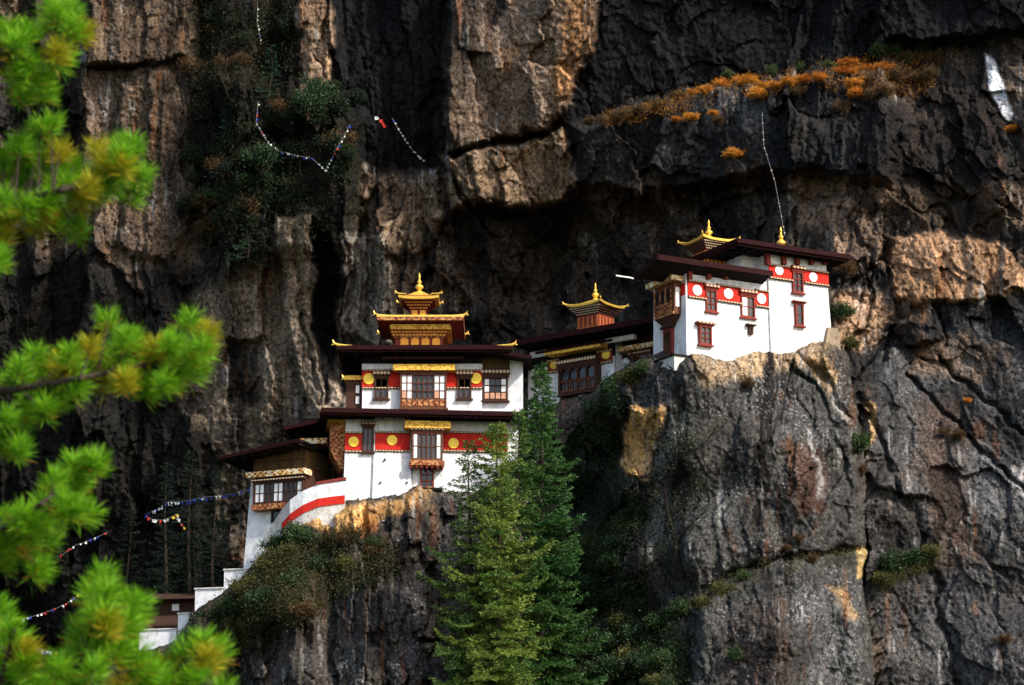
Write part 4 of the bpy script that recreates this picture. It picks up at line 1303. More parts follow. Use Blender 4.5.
MB().box(xb-.40, .0, yA-.35, yB+.45, zv, zv+.32).build('valance', M['carve_gold'], bx)
zk = fr.S(668, 327, xb)[1]
MB().hexa([(-.18, yA+.9, zk-.1), (.05, yA+.9, zk-.1), (.05, yB-.9, zk-.1), (-.18, yB-.9, zk-.1), (xb, yA, zlo-.02), (.05, yA, zlo-.02), (.05, yB, zlo-.02), (xb, yB, zlo-.02)]).build('bracket', M['darkwood'], bx)
# door below it
y0_, z0 = fr.S(673.5, 353, -.1); y1_, z1 = fr.S(664.5, 330, -.1)
dr = MB().box(-.22, .05, y0_, y1_, z0, z1).build('door', M['redwood'], fr.root)
MB().box(-.26, .04, y0_+.2, y1_-.2, z0+.15, z1-.25).build('door_opening', M['glass'], dr)
MB().box(-.34, .04, y0_-.15, y1_+.15, z1, z1+.16).build('lintel', M['darkwood'], dr)
# white ledge at the foot of that flank
yc, zl = fr.S(649, 366, -.6)
MB().box(-1.0, .3, -.25, yc, zl-1.0, zl-.08).build('ledge_wall', M['plaster_old'], fr.root)
MB().box(-1.1, .3, -.35, yc+.1, zl-.08, zl+.02).build('ledge_slab', M['soffit'], fr.root)
# lanterns, finials, gutter spout
small_lantern(fr, 709, 240, 3.4, 1.3, 245, 259, .30, 1.25, .55)
xf, zf = L_(781, 242, 3.0)
finial(r2, xf, 3.0, zf-.6, 1.6)
a = L_(630.5, 277.8, 2.0); b_ = L_(616, 275.6, 2.0)
MB().tube([(ra+.3, 2.0, a[1]-.05), (a[0], 2.0, a[1]), (b_[0], 2.0, b_[1])], .05, 6).build('water_spout', M['paper'], fr.root)
# rubble footing at the right lower corner
MB().hexa([(L_(823, 340, -.5)[0], -.62, L_(823, 352)[1]), (xr+.32, -.62, L_(823, 352)[1]), (xr+.32, 3, L_(823, 352)[1]), (L_(823, 340)[0], 3, L_(823, 352)[1]),
           (L_(824, 330)[0], -.5, L_(826, 329)[1]), (xr+.2, -.5, L_(826, 329)[1]), (xr+.2, 3, L_(826, 329)[1]), (L_(824, 330)[0], 3, L_(826, 329)[1])]).build('stone_footing', M['stone'], fr.root)

# ============================================================ walls and hut down the path at lower left
for (u0, v0, u1, v1, Y, lab) in ((224, 570, 247, 592, 178.0, 'short whitewashed path wall just below the low house'), (195, 589, 222, 612, 178.2, 'whitewashed stepped path wall beside the timber hut'),
                                 (139, 630, 176, 642, 180.2, 'long low white wall in front of the timber hut'), (178, 614, 189, 630, 179.6, 'small white gate pier at the hut corner')):
    f = Frame('path_wall', u0, v1, Y, -14, lab, 'wall')
    a0, a1, b0, b1 = f.rect(u0, v0, u1, v1)
    k = MB().box(a0, a1, 0, .6, b0-.5, b1).build('wall_body', M['plaster'], f.root)
    MB().box(a0-.05, a1+.05, -.08, .66, b1, b1+.09).build('coping', M['plaster_old'], f.root)
f = Frame('timber_hut', 160, 628, 183.5, -10, 'small dark timber hut with a shingle roof below the low house', 'hut')
a0, a1, b0, b1 = f.rect(152, 600, 194, 630)
MB().box(a0, a1, 0, 3, b0-3, b1).build('wall', M['timber'], f.root)
q = MB(); zz = b1
q.hexa([(a0-.6, -.9, zz-.05), (a1+.6, -.9, zz-.05), (a1+.6, 3.6, zz-.05), (a0-.6, 3.6, zz-.05), (a0-.4, .9, zz+.55), (a1+.4, .9, zz+.55), (a1+.4, 1.8, zz+.55), (a0-.4, 1.8, zz+.55)])
q.build('roof', M['timber'], f.root)
a0, a1, b0, b1 = f.rect(172, 598.5, 179, 605, -.1)
MB().box(a0, a1, -.06, .02, b0-.35, b1-.35).build('window', M['paper'], f.root)
a0, a1, b0, b1 = f.rect(146, 618, 182, 628, -1.4)
MB().hexa([(a0, -2.2, b0), (a1, -2.2, b0), (a1, -.1, b1+.25), (a0, -.1, b1+.25), (a0, -2.2, b0+.12), (a1, -2.2, b0+.12), (a1, -.1, b1+.37), (a0, -.1, b1+.37)]).build('porch_roof', M['timber'], f.root)

# ------------------------------------------------------------------ plants
rng = np.random.default_rng(11)


def leaves(name, C, Dv, ln, wd, col, mat, parent=None, nrm=None):
    """Leaf-sized faces: C base points, Dv directions, ln lengths, wd widths, col colours."""
    n = len(C)
    Dv = Dv / (np.linalg.norm(Dv, axis=1, keepdims=True) + 1e-9)
    r = rng.normal(size=(n, 3)) if nrm is None else nrm
    S = np.cross(Dv, r); S /= (np.linalg.norm(S, axis=1, keepdims=True) + 1e-9)
    ln = np.broadcast_to(ln, n)[:, None]; wd = np.broadcast_to(wd, n)[:, None]
    Vx = np.empty((n, 4, 3))
    Vx[:, 0] = C; Vx[:, 1] = C + Dv*ln*.5 + S*wd*.5; Vx[:, 2] = C + Dv*ln; Vx[:, 3] = C + Dv*ln*.5 - S*wd*.5
    cc = np.repeat(col, 4, axis=0)
    return np_mesh(name, Vx.reshape(-1, 3), np.arange(n*4), np.full(n, 4), cc, mat, parent)


def rand_dir(n):
    d = rng.normal(size=(n, 3)); return d / np.linalg.norm(d, axis=1, keepdims=True)


def mixcol(n, c1, c2, spread_=.25):
    t = rng.random((n, 1)); c = np.array(c1)*(1-t) + np.array(c2)*t
    return c * (1 + spread_*(rng.random((n, 1))*2-1))


def conifer(label, pos, H, Rr, c1, c2, group=None, dens=1.0, seed=1, droop=.18, lean=(0, 0), top_pow=.75, leaf=(.17, .05), kind='conifer_tree', bare=.06, cut=0.0):
    """Trunk, whorls of boughs that droop and turn up at the tip, flat sprays of needles along them."""
    global rng
    rng = np.random.default_rng(seed)
    root = empty(kind, pos); tag(root, label, 'tree', group)
    t = MB()
    lx, ly = lean
    path = [(lx*s*s*H + .12*math.sin(s*5+seed), ly*s*s*H, s*H) for s in np.linspace(0, 1, 10)]
    t.tube(path, [max(.02, .017*H*(1-s)) for s in np.linspace(0, 1, 10)], 7)
    Cs, Ds, cols, lens = [], [], [], []
    nb = int(H*9*dens**.5)
    for i in range(nb):
        h = cut + (1-cut)*(bare + (1-bare)*(i+rng.random())/nb)
        if h > .995: continue
        az = i*2.39996 + rng.normal()*.35
        env = (1-h)**top_pow
        ln = Rr*env*(.45+.78*rng.random()) + .12
        ln *= .80 + .42*math.sin(az*2.0+h*23+seed)*math.sin(h*37+seed*2)
        if rng.random() < .12: ln *= .45
        if rng.random() < .10: continue
        b0 = np.array([lx*h*h*H, ly*h*h*H, h*H])
        rise = .45*h - .12 + .1*rng.normal()
        dr = droop*(1.2-h)*ln
        d = np.array([math.cos(az), math.sin(az), 0])
        m = max(5, int(ln/.16))
        ss = np.linspace(0, 1, m)
        pts = b0 + d*(ss*ln)[:, None] + np.array([0, 0, 1])*((rise*ln*ss) - dr*np.sin(ss*math.pi*.8)*1.3 + .18*dr*ss**4)[:, None]
        if ln > .5: t.tube([tuple(p) for p in pts[::max(1, m//4)]], [max(.012, .016*ln*(1-k*.22)) for k in range(len(pts[::max(1, m//4)]))], 4)
        side = np.array([-d[1], d[0], 0])
        bt = rng.random()
        bcol = np.array(c1)*(1-bt)+np.array(c2)*bt
        for k in range(1, m):
            s = ss[k]
            if s < .12: continue
            for sg in (-1, 1):
                sl = (.30*ln*(1-s)**.8+.14)*(.7+.6*rng.random())
                nn = max(3, int(sl/.075*dens))
                tt = rng.random(nn)
                fwd = .75*d + sg*side*.85
                p = pts[k] + fwd*(tt*sl)[:, None] + np.array([0, 0, -.22])*((tt*sl)**1.3)[:, None] + rng.normal(size=(nn, 3))*.03
                dd = fwd + rng.normal(size=(nn, 3))*.45 + np.array([0, 0, .10])
                Cs.append(p); Ds.append(dd)
                cols.append(bcol*(.75+.5*rng.random((nn, 1))))
        nn = 6
        Cs.append(np.repeat(pts[-1:], nn, 0)); Ds.append(d+rng.normal(size=(nn, 3))*.5); cols.append(np.repeat([bcol*1.15], nn, 0))
    t.build('trunk', M['bark'], root)
    C_ = np.concatenate(Cs); D_ = np.concatenate(Ds); c_ = np.concatenate(cols)
    n = len(C_)
    leaves('crown', C_, D_, leaf[0]*(.7+.6*rng.random(n)), leaf[1], c_, M['leaf'], root)
    return root


def base_of(u, v, Y): return P(u, v, Y)


TREEG = 'conifers below the temples'
# two tall conifers before the gully and the smaller ones at their feet
pt = P(541, 362, 169.5)
conifer('tallest dark green conifer, its tip standing against the arched gallery window', (pt.x, pt.y, pt.z-24), 24, 5.0, (.028, .088, .020), (.068, .138, .032), TREEG, 2.6, 3, .22, top_pow=.72, bare=.02, cut=.08, leaf=(.21, .085))
pt = P(497, 422, 166)
conifer('lighter yellow-green conifer with layered boughs beside the tallest one', (pt.x, pt.y, pt.z-21), 21, 4.8, (.080, .150, .026), (.20, .255, .042), TREEG, 2.4, 5, .27, top_pow=.70, bare=.02, cut=.06, leaf=(.21, .080))
pt = P(470, 440, 166.8)
conifer('slim conifer leaning beside the lower temple wall, left of the yellow-green one', (pt.x, pt.y, pt.z-16), 16, 3.0, (.045, .10, .022), (.10, .155, .03), TREEG, 1.8, 6, .20, top_pow=.6, bare=.04, leaf=(.19, .07))
pt = P(519, 408, 168.2)
conifer('thin bright conifer rising between the two tall ones', (pt.x, pt.y, pt.z-19), 19, 2.2, (.06, .125, .026), (.13, .19, .034), TREEG, 1.6, 8, .2, top_pow=.6, bare=.05, leaf=(.19, .07))
# gorge trees at left, and the ledge trees high on the cliff
GG = 'dark conifers in the gorge'
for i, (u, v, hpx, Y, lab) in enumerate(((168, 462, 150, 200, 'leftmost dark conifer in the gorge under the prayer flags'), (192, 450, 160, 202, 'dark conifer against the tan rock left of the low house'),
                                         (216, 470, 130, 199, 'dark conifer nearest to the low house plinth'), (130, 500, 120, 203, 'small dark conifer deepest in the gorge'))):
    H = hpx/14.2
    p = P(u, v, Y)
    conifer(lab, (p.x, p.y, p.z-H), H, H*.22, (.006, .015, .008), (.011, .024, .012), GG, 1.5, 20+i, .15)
LG = 'small conifers on the high ledge'
for i, (u, v, hpx, lab) in enumerate(((270, 38, 62, 'small dark conifer on the high ledge just under the hanging flag string'), (229, 92, 46, 'low bushy dark conifer at the left of the high ledge'), (247, 206, 52, 'rounded conifer clinging to the cliff below the ledge thicket'))):
    H = hpx/14.6
    q_ = surf(u, v+hpx, 1.2)
    conifer(lab, (q_.x, q_.y, q_.z), H, H*.36, (.012, .040, .020), (.022, .060, .026), LG, 1.3, 30+i, .12, leaf=(.15, .05), bare=.0)


# --- shrubs: a few kinds, copied to where they stand
def shrub_proto(name, seed, c1, c2, n=2600, leaf=(.13, .07), h=1.0, wide=1.0):
    global rng
    rng = np.random.default_rng(seed)
    root = empty(name, (0, 0, 0))
    st = MB()
    Cs, cols = [], []
    nb = 11
    for k in range(nb):
        a = rng.random()*6.283; e = .5+.9*rng.random()
        ln = (.55+.5*rng.random())*h
        tip = np.array([math.cos(a)*math.cos(e)*ln*wide, math.sin(a)*math.cos(e)*ln*wide, math.sin(e)*ln])
        st.tube([(0, 0, -.3), tuple(tip*.5+rng.normal(size=3)*.04), tuple(tip)], [.035, .02, .008], 4)
        m = n//nb
        ctr = tip*(.45+.6*rng.random((m, 1))) + rng.normal(size=(m, 3))*np.array([.17, .17, .14])*h
        Cs.append(ctr)
        t = rng.random()
        cols.append((np.array(c1)*(1-t)+np.array(c2)*t)*(.65+.7*rng.random((m, 1))))
    st.build('stem', M['bark'], root)
    C_ = np.concatenate(Cs); c_ = np.concatenate(cols)
    leaves('foliage', C_, rand_dir(len(C_))+np.array([0, 0, .4]), leaf[0]*(.6+.8*rng.random(len(C_))), leaf[1], c_, M['leaf'], root)
    return root


def copy_thing(src, loc, s, rz, label, group):
    c = src.copy(); COL.objects.link(c)
    c.location = loc; c.scale = s; c.rotation_euler = (0, 0, rz)
    c['label'] = label; c['category'] = 'shrub'; c['group'] = group
    for ch in src.children:
        d = ch.copy(); COL.objects.link(d); d.parent = c
    return c


PROTO = {'green': shrub_proto('shrub', 51, (.022, .048, .014), (.055, .085, .022)), 'dark': shrub_proto('shrub', 52, (.014, .036, .012), (.032, .058, .020)),
         'olive': shrub_proto('shrub', 53, (.050, .055, .014), (.10, .095, .022)), 'brown': shrub_proto('shrub', 54, (.055, .030, .012), (.12, .065, .02), leaf=(.16, .05)),
         'rust': shrub_proto('shrub', 55, (.36, .10, .012), (.60, .23, .026), leaf=(.28, .03), h=.62, wide=1.5), 'gold': shrub_proto('shrub', 56, (.50, .20, .022), (.74, .34, .05), leaf=(.30, .03), h=.62, wide=1.5)}
PROTO['deep'] = shrub_proto('shrub', 57, (.008, .019, .007), (.020, .032, .011))  # darker shrub copy, shade put into its leaf colour
used = set()


def put(kind, u, v, r, label, group, off=.3, rise=0):
    p = surf(u, v, off)
    loc = (p.x, p.y, p.z - .35*r)
    s = (r*(.9+.2*random.random()), r*(.9+.2*random.random()), r*(.85+.3*random.random()))
    if kind in ('gold', 'rust'): s = (s[0]*1.15, s[1], s[2]*.7)
    rz = random.random()*6.28
    if kind not in used:
        used.add(kind)
        o = PROTO[kind]; o.location = loc; o.scale = s; o.rotation_euler = (0, 0, rz)
        tag(o, label, 'shrub', group)
        return o
    return copy_thing(PROTO[kind], loc, s, rz, label, group)


G7 = 'bushes on the slope below the path walls'
for (k, u, v, r, lab) in (('dark', 196, 640, 1.2, 'dark bush in front of the stepped path wall'), ('green', 178, 654, 1.2, 'green bush below the small gate pier'), ('dark', 158, 662, 1.1, 'dark bush below the long low white wall'), ('olive', 140, 668, 1.0, 'olive bush at the left end of the long low wall'),
                          ('dark', 206, 660, 1.4, 'big dark bush lowest on the path slope'), ('green', 220, 640, 1.0, 'small green bush between path wall and spur')):
    put(k, u, v, r, lab, G7)
G1 = 'shrubs on the spur under the temple'
for (k, u, v, r, lab) in (('green', 305, 538, 1.35, 'green shrub against the foot of the curved stair wall'), ('green', 292, 534, 1.1, 'green shrub half hiding the lower end of the red stripe'), ('dark', 276, 546, 1.2, 'dark shrub between the low house plinth and the stair wall'), ('olive', 286, 556, 1.2, 'olive shrub at the lower end of the curved stair wall'),
                          ('brown', 332, 545, 1.1, 'brown shrub under the orange rock scar'), ('brown', 352, 538, 1.0, 'dry brown bush just right of the one under the orange scar'), ('olive', 266, 572, 1.3, 'olive bush just below the low house plinth'),
                          ('dark', 318, 566, 1.3, 'dark bush at the middle of the spur slope'), ('green', 292, 586, 1.4, 'large green bush low on the spur slope'), ('olive', 250, 590, 1.2, 'yellowish bush beside the short path wall'),
                          ('dark', 268, 606, 1.5, 'large dark bush at the lower left of the spur'), ('green', 232, 606, 1.2, 'green bush beside the stepped path wall'), ('olive', 346, 568, 1.0, 'small olive bush above the bare spur rock'),
                          ('brown', 372, 552, 1.0, 'brown bush beside the grey rock under the temple'), ('green', 378, 544, .9, 'small green bush right under the temple foot'), ('dark', 212, 622, 1.3, 'dark bush at the lower edge of the path'),
                          ('olive', 236, 630, 1.1, 'olive bush lowest on the spur edge'), ('brown', 300, 612, 1.0, 'brown bush on the rock face of the spur')):
    put(k, u, v, r, lab, G1)
G2 = 'shrubs beside the gallery'
for (k, u, v, r, lab) in (('green', 612, 392, 1.3, 'green shrub in front of the gallery right end'), ('olive', 632, 378, 1.1, 'reddish olive shrub under the carved gallery valance'), ('dark', 598, 410, 1.4, 'dark shrub below the gallery plinth'),
                          ('dark', 620, 406, 1.3, 'dark shrub left of the orange rock scar'), ('green', 642, 370, .8, 'small green shrub against the white ledge'), ('dark', 590, 436, 1.5, 'dark shrub in the gully under the gallery'),
                          ('dark', 608, 440, 1.3, 'dark shrub lower in the gully beside the buttress')):
    put(k, u, v, r, lab, G2)
G3 = 'shrubs on the buttress and right-hand slabs'
for (k, u, v, r, lab) in (('green', 856, 444, 1.3, 'round green bush in the cleft right of the buttress'), ('brown', 862, 470, .7, 'small brown tuft below the round bush'), ('olive', 930, 552, .9, 'bright olive bush on the right-hand slab ledge'),
                          ('green', 915, 560, 1.2, 'green bush in the middle of the right-hand ledge'), ('dark', 895, 566, 1.2, 'dark bush at the left end of the right-hand ledge'), ('olive', 880, 580, .9, 'olive bush under the gold rock chip'),
                          ('rust', 968, 400, .5, 'rust tuft at the crack of the right-hand slab'), ('brown', 960, 436, .6, 'brown tuft lower on the right-hand slab'), ('brown', 945, 432, .5, 'small brown tuft left of the lower slab tuft'),
                          ('green', 840, 312, 1.1, 'green bush beside the tall white wall'), ('brown', 846, 270, .9, 'brown bush under the end of the upper roof'), ('olive', 850, 345, .8, 'olive bush below the stone footing'),
                          ('brown', 748, 384, .5, 'russet tuft near the top of the buttress'), ('brown', 800, 538, .4, 'tiny russet tuft on the buttress face'), ('brown', 786, 548, .4, 'tiny russet tuft on the horizontal crack'),
                          ('olive', 720, 592, .8, 'olive tuft on the ledge over the boulder'), ('olive', 700, 604, .8, 'olive tuft at the left of the boulder top'), ('green', 745, 578, .7, 'green tuft on the ledge in mid buttress'), ('brown', 812, 560, .5, 'russet tuft above the boulder right side'),
                          ('rust', 1012, 128, .7, 'orange tuft under the white rock streak'), ('brown', 1004, 640, .6, 'brown tuft at the lower right corner of the cliff'), ('green', 736, 655, .7, 'green tuft beside the boulder foot')):
    put(k, u, v, r, lab, G3)
G4 = 'golden tufts along the overhang'
W4 = ['tiny', 'small', 'middling', 'broad']
gold = [(694, 92, .6), (708, 88, .7), (722, 84, .8), (737, 80, .9), (752, 80, 1.1), (757, 92, .8), (766, 84, .9), (779, 84, .8), (792, 80, .8), (806, 78, .7), (820, 76, .7), (845, 70, .9), (856, 80, 1.0), (868, 68, .9), (884, 66, .7), (848, 62, .7), (856, 92, .8), (714, 112, .5), (732, 152, .7), (690, 116, .6), (676, 118, .5), (842, 108, .6), (720, 122, .5), (912, 58, .7), (934, 60, .7), (620, 118, .7), (606, 122, .6), (590, 122, .5), (900, 74, .8), (915, 80, .7), (898, 92, .6), (930, 76, .6), (884, 92, .6), (872, 96, .7), (868, 84, .8), (830, 88, .6), (800, 92, .5), (640, 112, .6), (660, 106, .6), (678, 98, .6)]
for i, (u, v, r) in enumerate(gold):
    k = 'gold' if i in (1, 3, 4, 5, 6, 7, 8, 12, 17, 18, 19) else 'rust' if i in (10, 11, 13, 15, 16, 2) else 'brown' if i > 20 else 'rust'
    put(k, u, v, r*1.25, 'golden or russet dry bush on the ledge over the gallery', G4, .5)
for i, (u, v, r) in enumerate(((728, 76, .7), (772, 72, .8), (800, 70, .7), (830, 66, .6), (880, 52, 1.0), (895, 50, .9), (920, 48, .8), (905, 60, .7))):
    put('green', u, v, r, 'dull green bush behind the golden ledge growth', 'green bushes on the overhang', .3)
G5 = 'thicket on the high ledge'
rr = random.Random(4)
for i in range(60):
    t = rr.random()
    u = 190 + 165*t + rr.uniform(-8, 8); v = 195 - 75*t**.8 + rr.uniform(-42, 60)
    put(rr.choice(['deep', 'deep', 'deep', 'deep', 'brown', 'dark']), u, v, rr.uniform(.8, 1.6), 'dark bush in the thicket on the high ledge at left', G5, .5)
for i in range(16):
    put(rr.choice(['deep', 'deep', 'brown']), rr.uniform(186, 300), rr.uniform(-5, 70), rr.uniform(.7, 1.3), 'dark bush on the shaded cliff top at left', 'bushes on the upper cliff', .4)
G6 = 'bushes in the gully'
for i in range(58):
    t = rr.random()
    u = rr.uniform(548, 690 - 20*t); v = 500 + 195*t**.7 + rr.uniform(-10, 10)
    if u > 640 and v < 600: continue
    put(rr.choice(['dark', 'dark', 'dark', 'green', 'dark', 'olive'] if v > 610 else ['dark', 'dark', 'green']), u, v, rr.uniform(.9, 1.7), 'dark green bush in the gully at the foot of the buttress', G6, .7)

# --- low growth that covers the slopes: nobody could count it
def cover(name, label, cat, polys, n, c1, c2, leaf, rad, per, seed):
    global rng
    rng = np.random.default_rng(seed)
    r_ = random.Random(seed)
    pts = []
    for poly in polys:
        us = [p[0] for p in poly]; vs = [p[1] for p in poly]
        k = 0
        uu = np.array([r_.uniform(min(us), max(us)) for _ in range(n*3)]); vv = np.array([r_.uniform(min(vs), max(vs)) for _ in range(n*3)])
        ok = sdf_poly(uu, vv, poly) < 0
        for u, v in list(zip(uu[ok], vv[ok]))[:n]: pts.append(surf(u, v, .05))
    ctr = np.array([tuple(p) for p in pts])
    C_ = np.repeat(ctr, per, 0)
    off = rng.normal(size=C_.shape)*rad
    off[:, 1] -= np.abs(rng.normal(size=len(C_)))*rad*.5
    t = np.repeat(rng.random((len(ctr), 1)), per, 0)
    col = (np.array(c1)*(1-t)+np.array(c2)*t)*(.6+.8*rng.random((len(C_), 1)))
    o = leaves(name, C_+off, rand_dir(len(C_))+np.array([0, -.3, .5]), leaf[0]*(.6+.8*rng.random(len(C_))), leaf[1], col, M['leaf'])
    return tag(o, label, cat, kind='stuff')


cover('undergrowth', 'mixed low scrub covering the spur slope under the low house and stair wall', 'undergrowth', [[(200, 625), (250, 588), (300, 545), (345, 530), (390, 545), (400, 575), (330, 600), (270, 640), (215, 660)], [(235, 590), (300, 548), (300, 600), (240, 640)]],
      520, (.020, .032, .010), (.085, .065, .020), (.14, .06), .30, 60, 61)
cover('undergrowth', 'dark scrub filling the gully between the conifers and the buttress', 'undergrowth', [[(552, 460), (600, 410), (622, 430), (625, 560), (690, 640), (690, 690), (545, 690)]], 700, (.012, .030, .010), (.030, .054, .016), (.16, .08), .4, 50, 62)
cover('undergrowth', 'dull scrub clinging to the dark upper left cliff', 'undergrowth', [[(190, 60), (300, 90), (360, 130), (350, 225), (235, 270), (190, 210)], [(186, 0), (296, 0), (296, 70), (200, 90)]], 420, (.014, .018, .008), (.045, .036, .014), (.15, .06), .4, 46, 63)
cover('dry_grass', 'golden dry grass fringing the ledge of the great overhang', 'grass', [[(690, 94), (720, 80), (780, 72), (860, 58), (900, 62), (890, 84), (800, 88), (760, 98), (700, 102)], [(850, 60), (925, 56), (935, 92), (870, 104)], [(600, 116), (690, 96), (700, 108), (610, 126)]], 75, (.16, .06, .012), (.46, .22, .035), (.24, .03), .24, 34, 64)
cover('dry_grass', 'thin olive grass along the cracks of the buttress and right-hand ledge', 'grass', [[(690, 600), (760, 560), (835, 550), (868, 542), (866, 556), (770, 576), (700, 612)], [(870, 578), (940, 545), (945, 560), (880, 592)]], 140, (.05, .05, .015), (.12, .10, .03), (.15, .035), .18, 30, 65)
# bare, gnarled tree in front of the buttress
M['bark_dark'] = painted('dark_bark', (.016, .013, .011), .95, .5, 6.0, .5, .05)


def gnarled(label, lines, gap, seed):
    global rng
    rng = np.random.default_rng(seed); r_ = random.Random(seed)
    o = surf(*lines[0][0], gap) + Vector((0, 0, -.6))
    root = empty('gnarled_tree', o); tag(root, label, 'tree')
    t = MB(); tips = []
    for li, ln in enumerate(lines):
        P3 = [surf(u, v, gap) - o for u, v in ln]
        y0 = P3[0].y
        P3 = [Vector((p.x, y0 + (p.y-y0)*.3 + r_.uniform(-.15, .15), p.z)) for p in P3]
        r0 = .17 if li == 0 else .085
        t.tube(P3, [max(.022, r0*(1-.8*k/(len(P3)-1))) for k in range(len(P3))], 6)
        for a, b_ in zip(P3[:-1], P3[1:]):
            for k in range(4 if li else 3):
                p = a.lerp(b_, r_.random())
                if li == 0 and p.z < 1.6: continue
                d = Vector((r_.uniform(-1, 1), r_.uniform(-.6, .2), r_.uniform(-.1, .9))).normalized()
                q_ = p + d*r_.uniform(.4, .9)
                e = q_ + (d + Vector((r_.uniform(-.6, .6), 0, r_.uniform(-.3, .5)))).normalized()*r_.uniform(.3, .7)
                t.tube([p, q_, e], [.030, .020, .010], 4)
                tips += [q_, e]
                for _ in range(2):
                    f = q_.lerp(e, r_.random()) + Vector((r_.uniform(-.4, .4), r_.uniform(-.3, .3), r_.uniform(-.1, .4)))
                    t.tube([q_.lerp(e, .3), f], [.014, .006], 3); tips.append(f)
    t.build('trunk', M['bark_dark'], root)
    C_ = np.repeat(np.array([tuple(p) for p in tips]), 9, 0)
    C_ = C_ + rng.normal(size=C_.shape)*.16
    leaves('crown', C_, rand_dir(len(C_)), .13, .055, mixcol(len(C_), (.022, .036, .016), (.07, .085, .035), .4), M['leaf'], root)
    return root


gnarled('dark gnarled tree with sparse grey-green leaves in front of the grey buttress',
        [[(678, 580), (675, 540), (664, 510), (663, 484), (672, 464), (686, 452), (692, 436)], [(664, 508), (650, 500), (636, 506)], [(672, 466), (660, 450), (652, 436)], [(686, 452), (700, 448), (712, 436)],
         [(663, 484), (648, 476), (634, 482)], [(675, 540), (692, 522), (704, 512)], [(674, 464), (676, 448), (684, 430)], [(668, 520), (684, 505), (696, 486)]], 1.3, 8)
gnarled('thin bare-branched tree low at the foot of the buttress left of the boulder',
        [[(652, 618), (650, 590), (644, 566), (646, 545), (640, 528)], [(646, 570), (660, 556), (668, 560)], [(646, 548), (634, 542), (626, 548)]], 1.2, 15)

# ------------------------------------------------------------------ pine boughs close to the camera
def tufts_of(pix, seed):
    r_ = random.Random(seed); out = []
    for (u, v) in pix:
        out.append((u+r_.uniform(-3, 3), v+r_.uniform(-3, 3)))
    return out


def pine(label, trunk_uv, groups, Y0, seed):
    global rng
    rng = np.random.default_rng(seed); r_ = random.Random(seed)
    tp = P(trunk_uv[0], trunk_uv[1], Y0)
    root = empty('pine_tree', (tp.x, tp.y, -29.9)); tag(root, label, 'tree', 'pines close to the viewer')
    inv = Vector((tp.x, tp.y, -29.9))
    zt = tp.z + trunk_uv[2]
    MB().tube([(0, 0, 0), (.1, 0, (zt+29.9)*.5), (0, 0, zt+29.9)], [.42, .26, .04], 10).build('trunk', M['bark'], root)
    for gi, (line, tufts) in enumerate(groups):
        Yg = Y0 + r_.uniform(-.4, .4)
        L3 = [P(u, v, Yg + .25*math.sin(k*1.7)) - inv for k, (u, v) in enumerate(line)]
        L3[0] = Vector((0, 0, L3[0].z))
        w = MB().tube(L3, [max(.007, .026-.020*k/(len(L3)-1)) for k in range(len(L3))], 7)
        Cs, Ds, cols, ups = [], [], [], []
        for (u, v) in more(tufts):
            # nearest point of the bough, a little behind the tuft
            best = None
            for k in range(len(line)-1):
                for t in np.linspace(0, 1, 9):
                    pu = line[k][0]+(line[k+1][0]-line[k][0])*t; pv = line[k][1]+(line[k+1][1]-line[k][1])*t
                    dd = math.hypot(pu-u+18, pv-v-8)
                    if best is None or dd < best[0]: best = (dd, L3[k].lerp(L3[k+1], t))
            tip = P(u, v, Yg + r_.uniform(-.28, .28)) - inv
            b_ = best[1]
            mid = b_.lerp(tip, .6) + Vector((0, 0, -.02))
            w.tube([b_, mid, tip], [.006, .005, .004], 5)
            ax = np.array(tuple((tip-mid).normalized())); ax = ax*.45 + np.array([r_.uniform(-.25, .35), -.25, .62]); ax /= np.linalg.norm(ax)
            n = 250
            s = rng.random((n, 1))
            base = np.array(tuple(tip)) - ax*.075*s + rng.normal(size=(n, 3))*.004
            d = rand_dir(n)
            d = d - ax*(d@ax)[:, None]*.75
            d /= np.linalg.norm(d, axis=1, keepdims=True)
            d = d*(.75+.5*s) + ax*(.95-.75*s)
            Cs.append(base); Ds.append(d)
            y = r_.random()
            c1, c2 = ((.075, .27, .006), (.25, .46, .012)) if y > .15 else ((.24, .32, .010), (.46, .33, .012))
            cc = mixcol(n, c1, c2, .3)
            old = (s[:, 0] > .75) & (rng.random(n) < .24)
            cc[old] = np.array((.34, .20, .015))*(.6+.6*rng.random((old.sum(), 1)))
            cols.append(cc)
        br = w.build('branch', M['bark'], root)
        C_ = np.concatenate(Cs); D_ = np.concatenate(Ds); c_ = np.concatenate(cols)
        leaves('needles', C_, D_,   .102*(.7+.4*rng.random(len(C_))), .0046, c_, M['needle'], br)
    return root


def more(l):
    r_ = random.Random(len(l))
    return l + [(u+r_.uniform(-16, 16), v+r_.uniform(-9, 12)) for u, v in l if r_.random() < .4 and u < 190]


def sc5(l): return [(x/2.017, y/2.017) for x, y in l]
def sc6(l): return [(x/1.986, 340+y/1.986) for x, y in l]


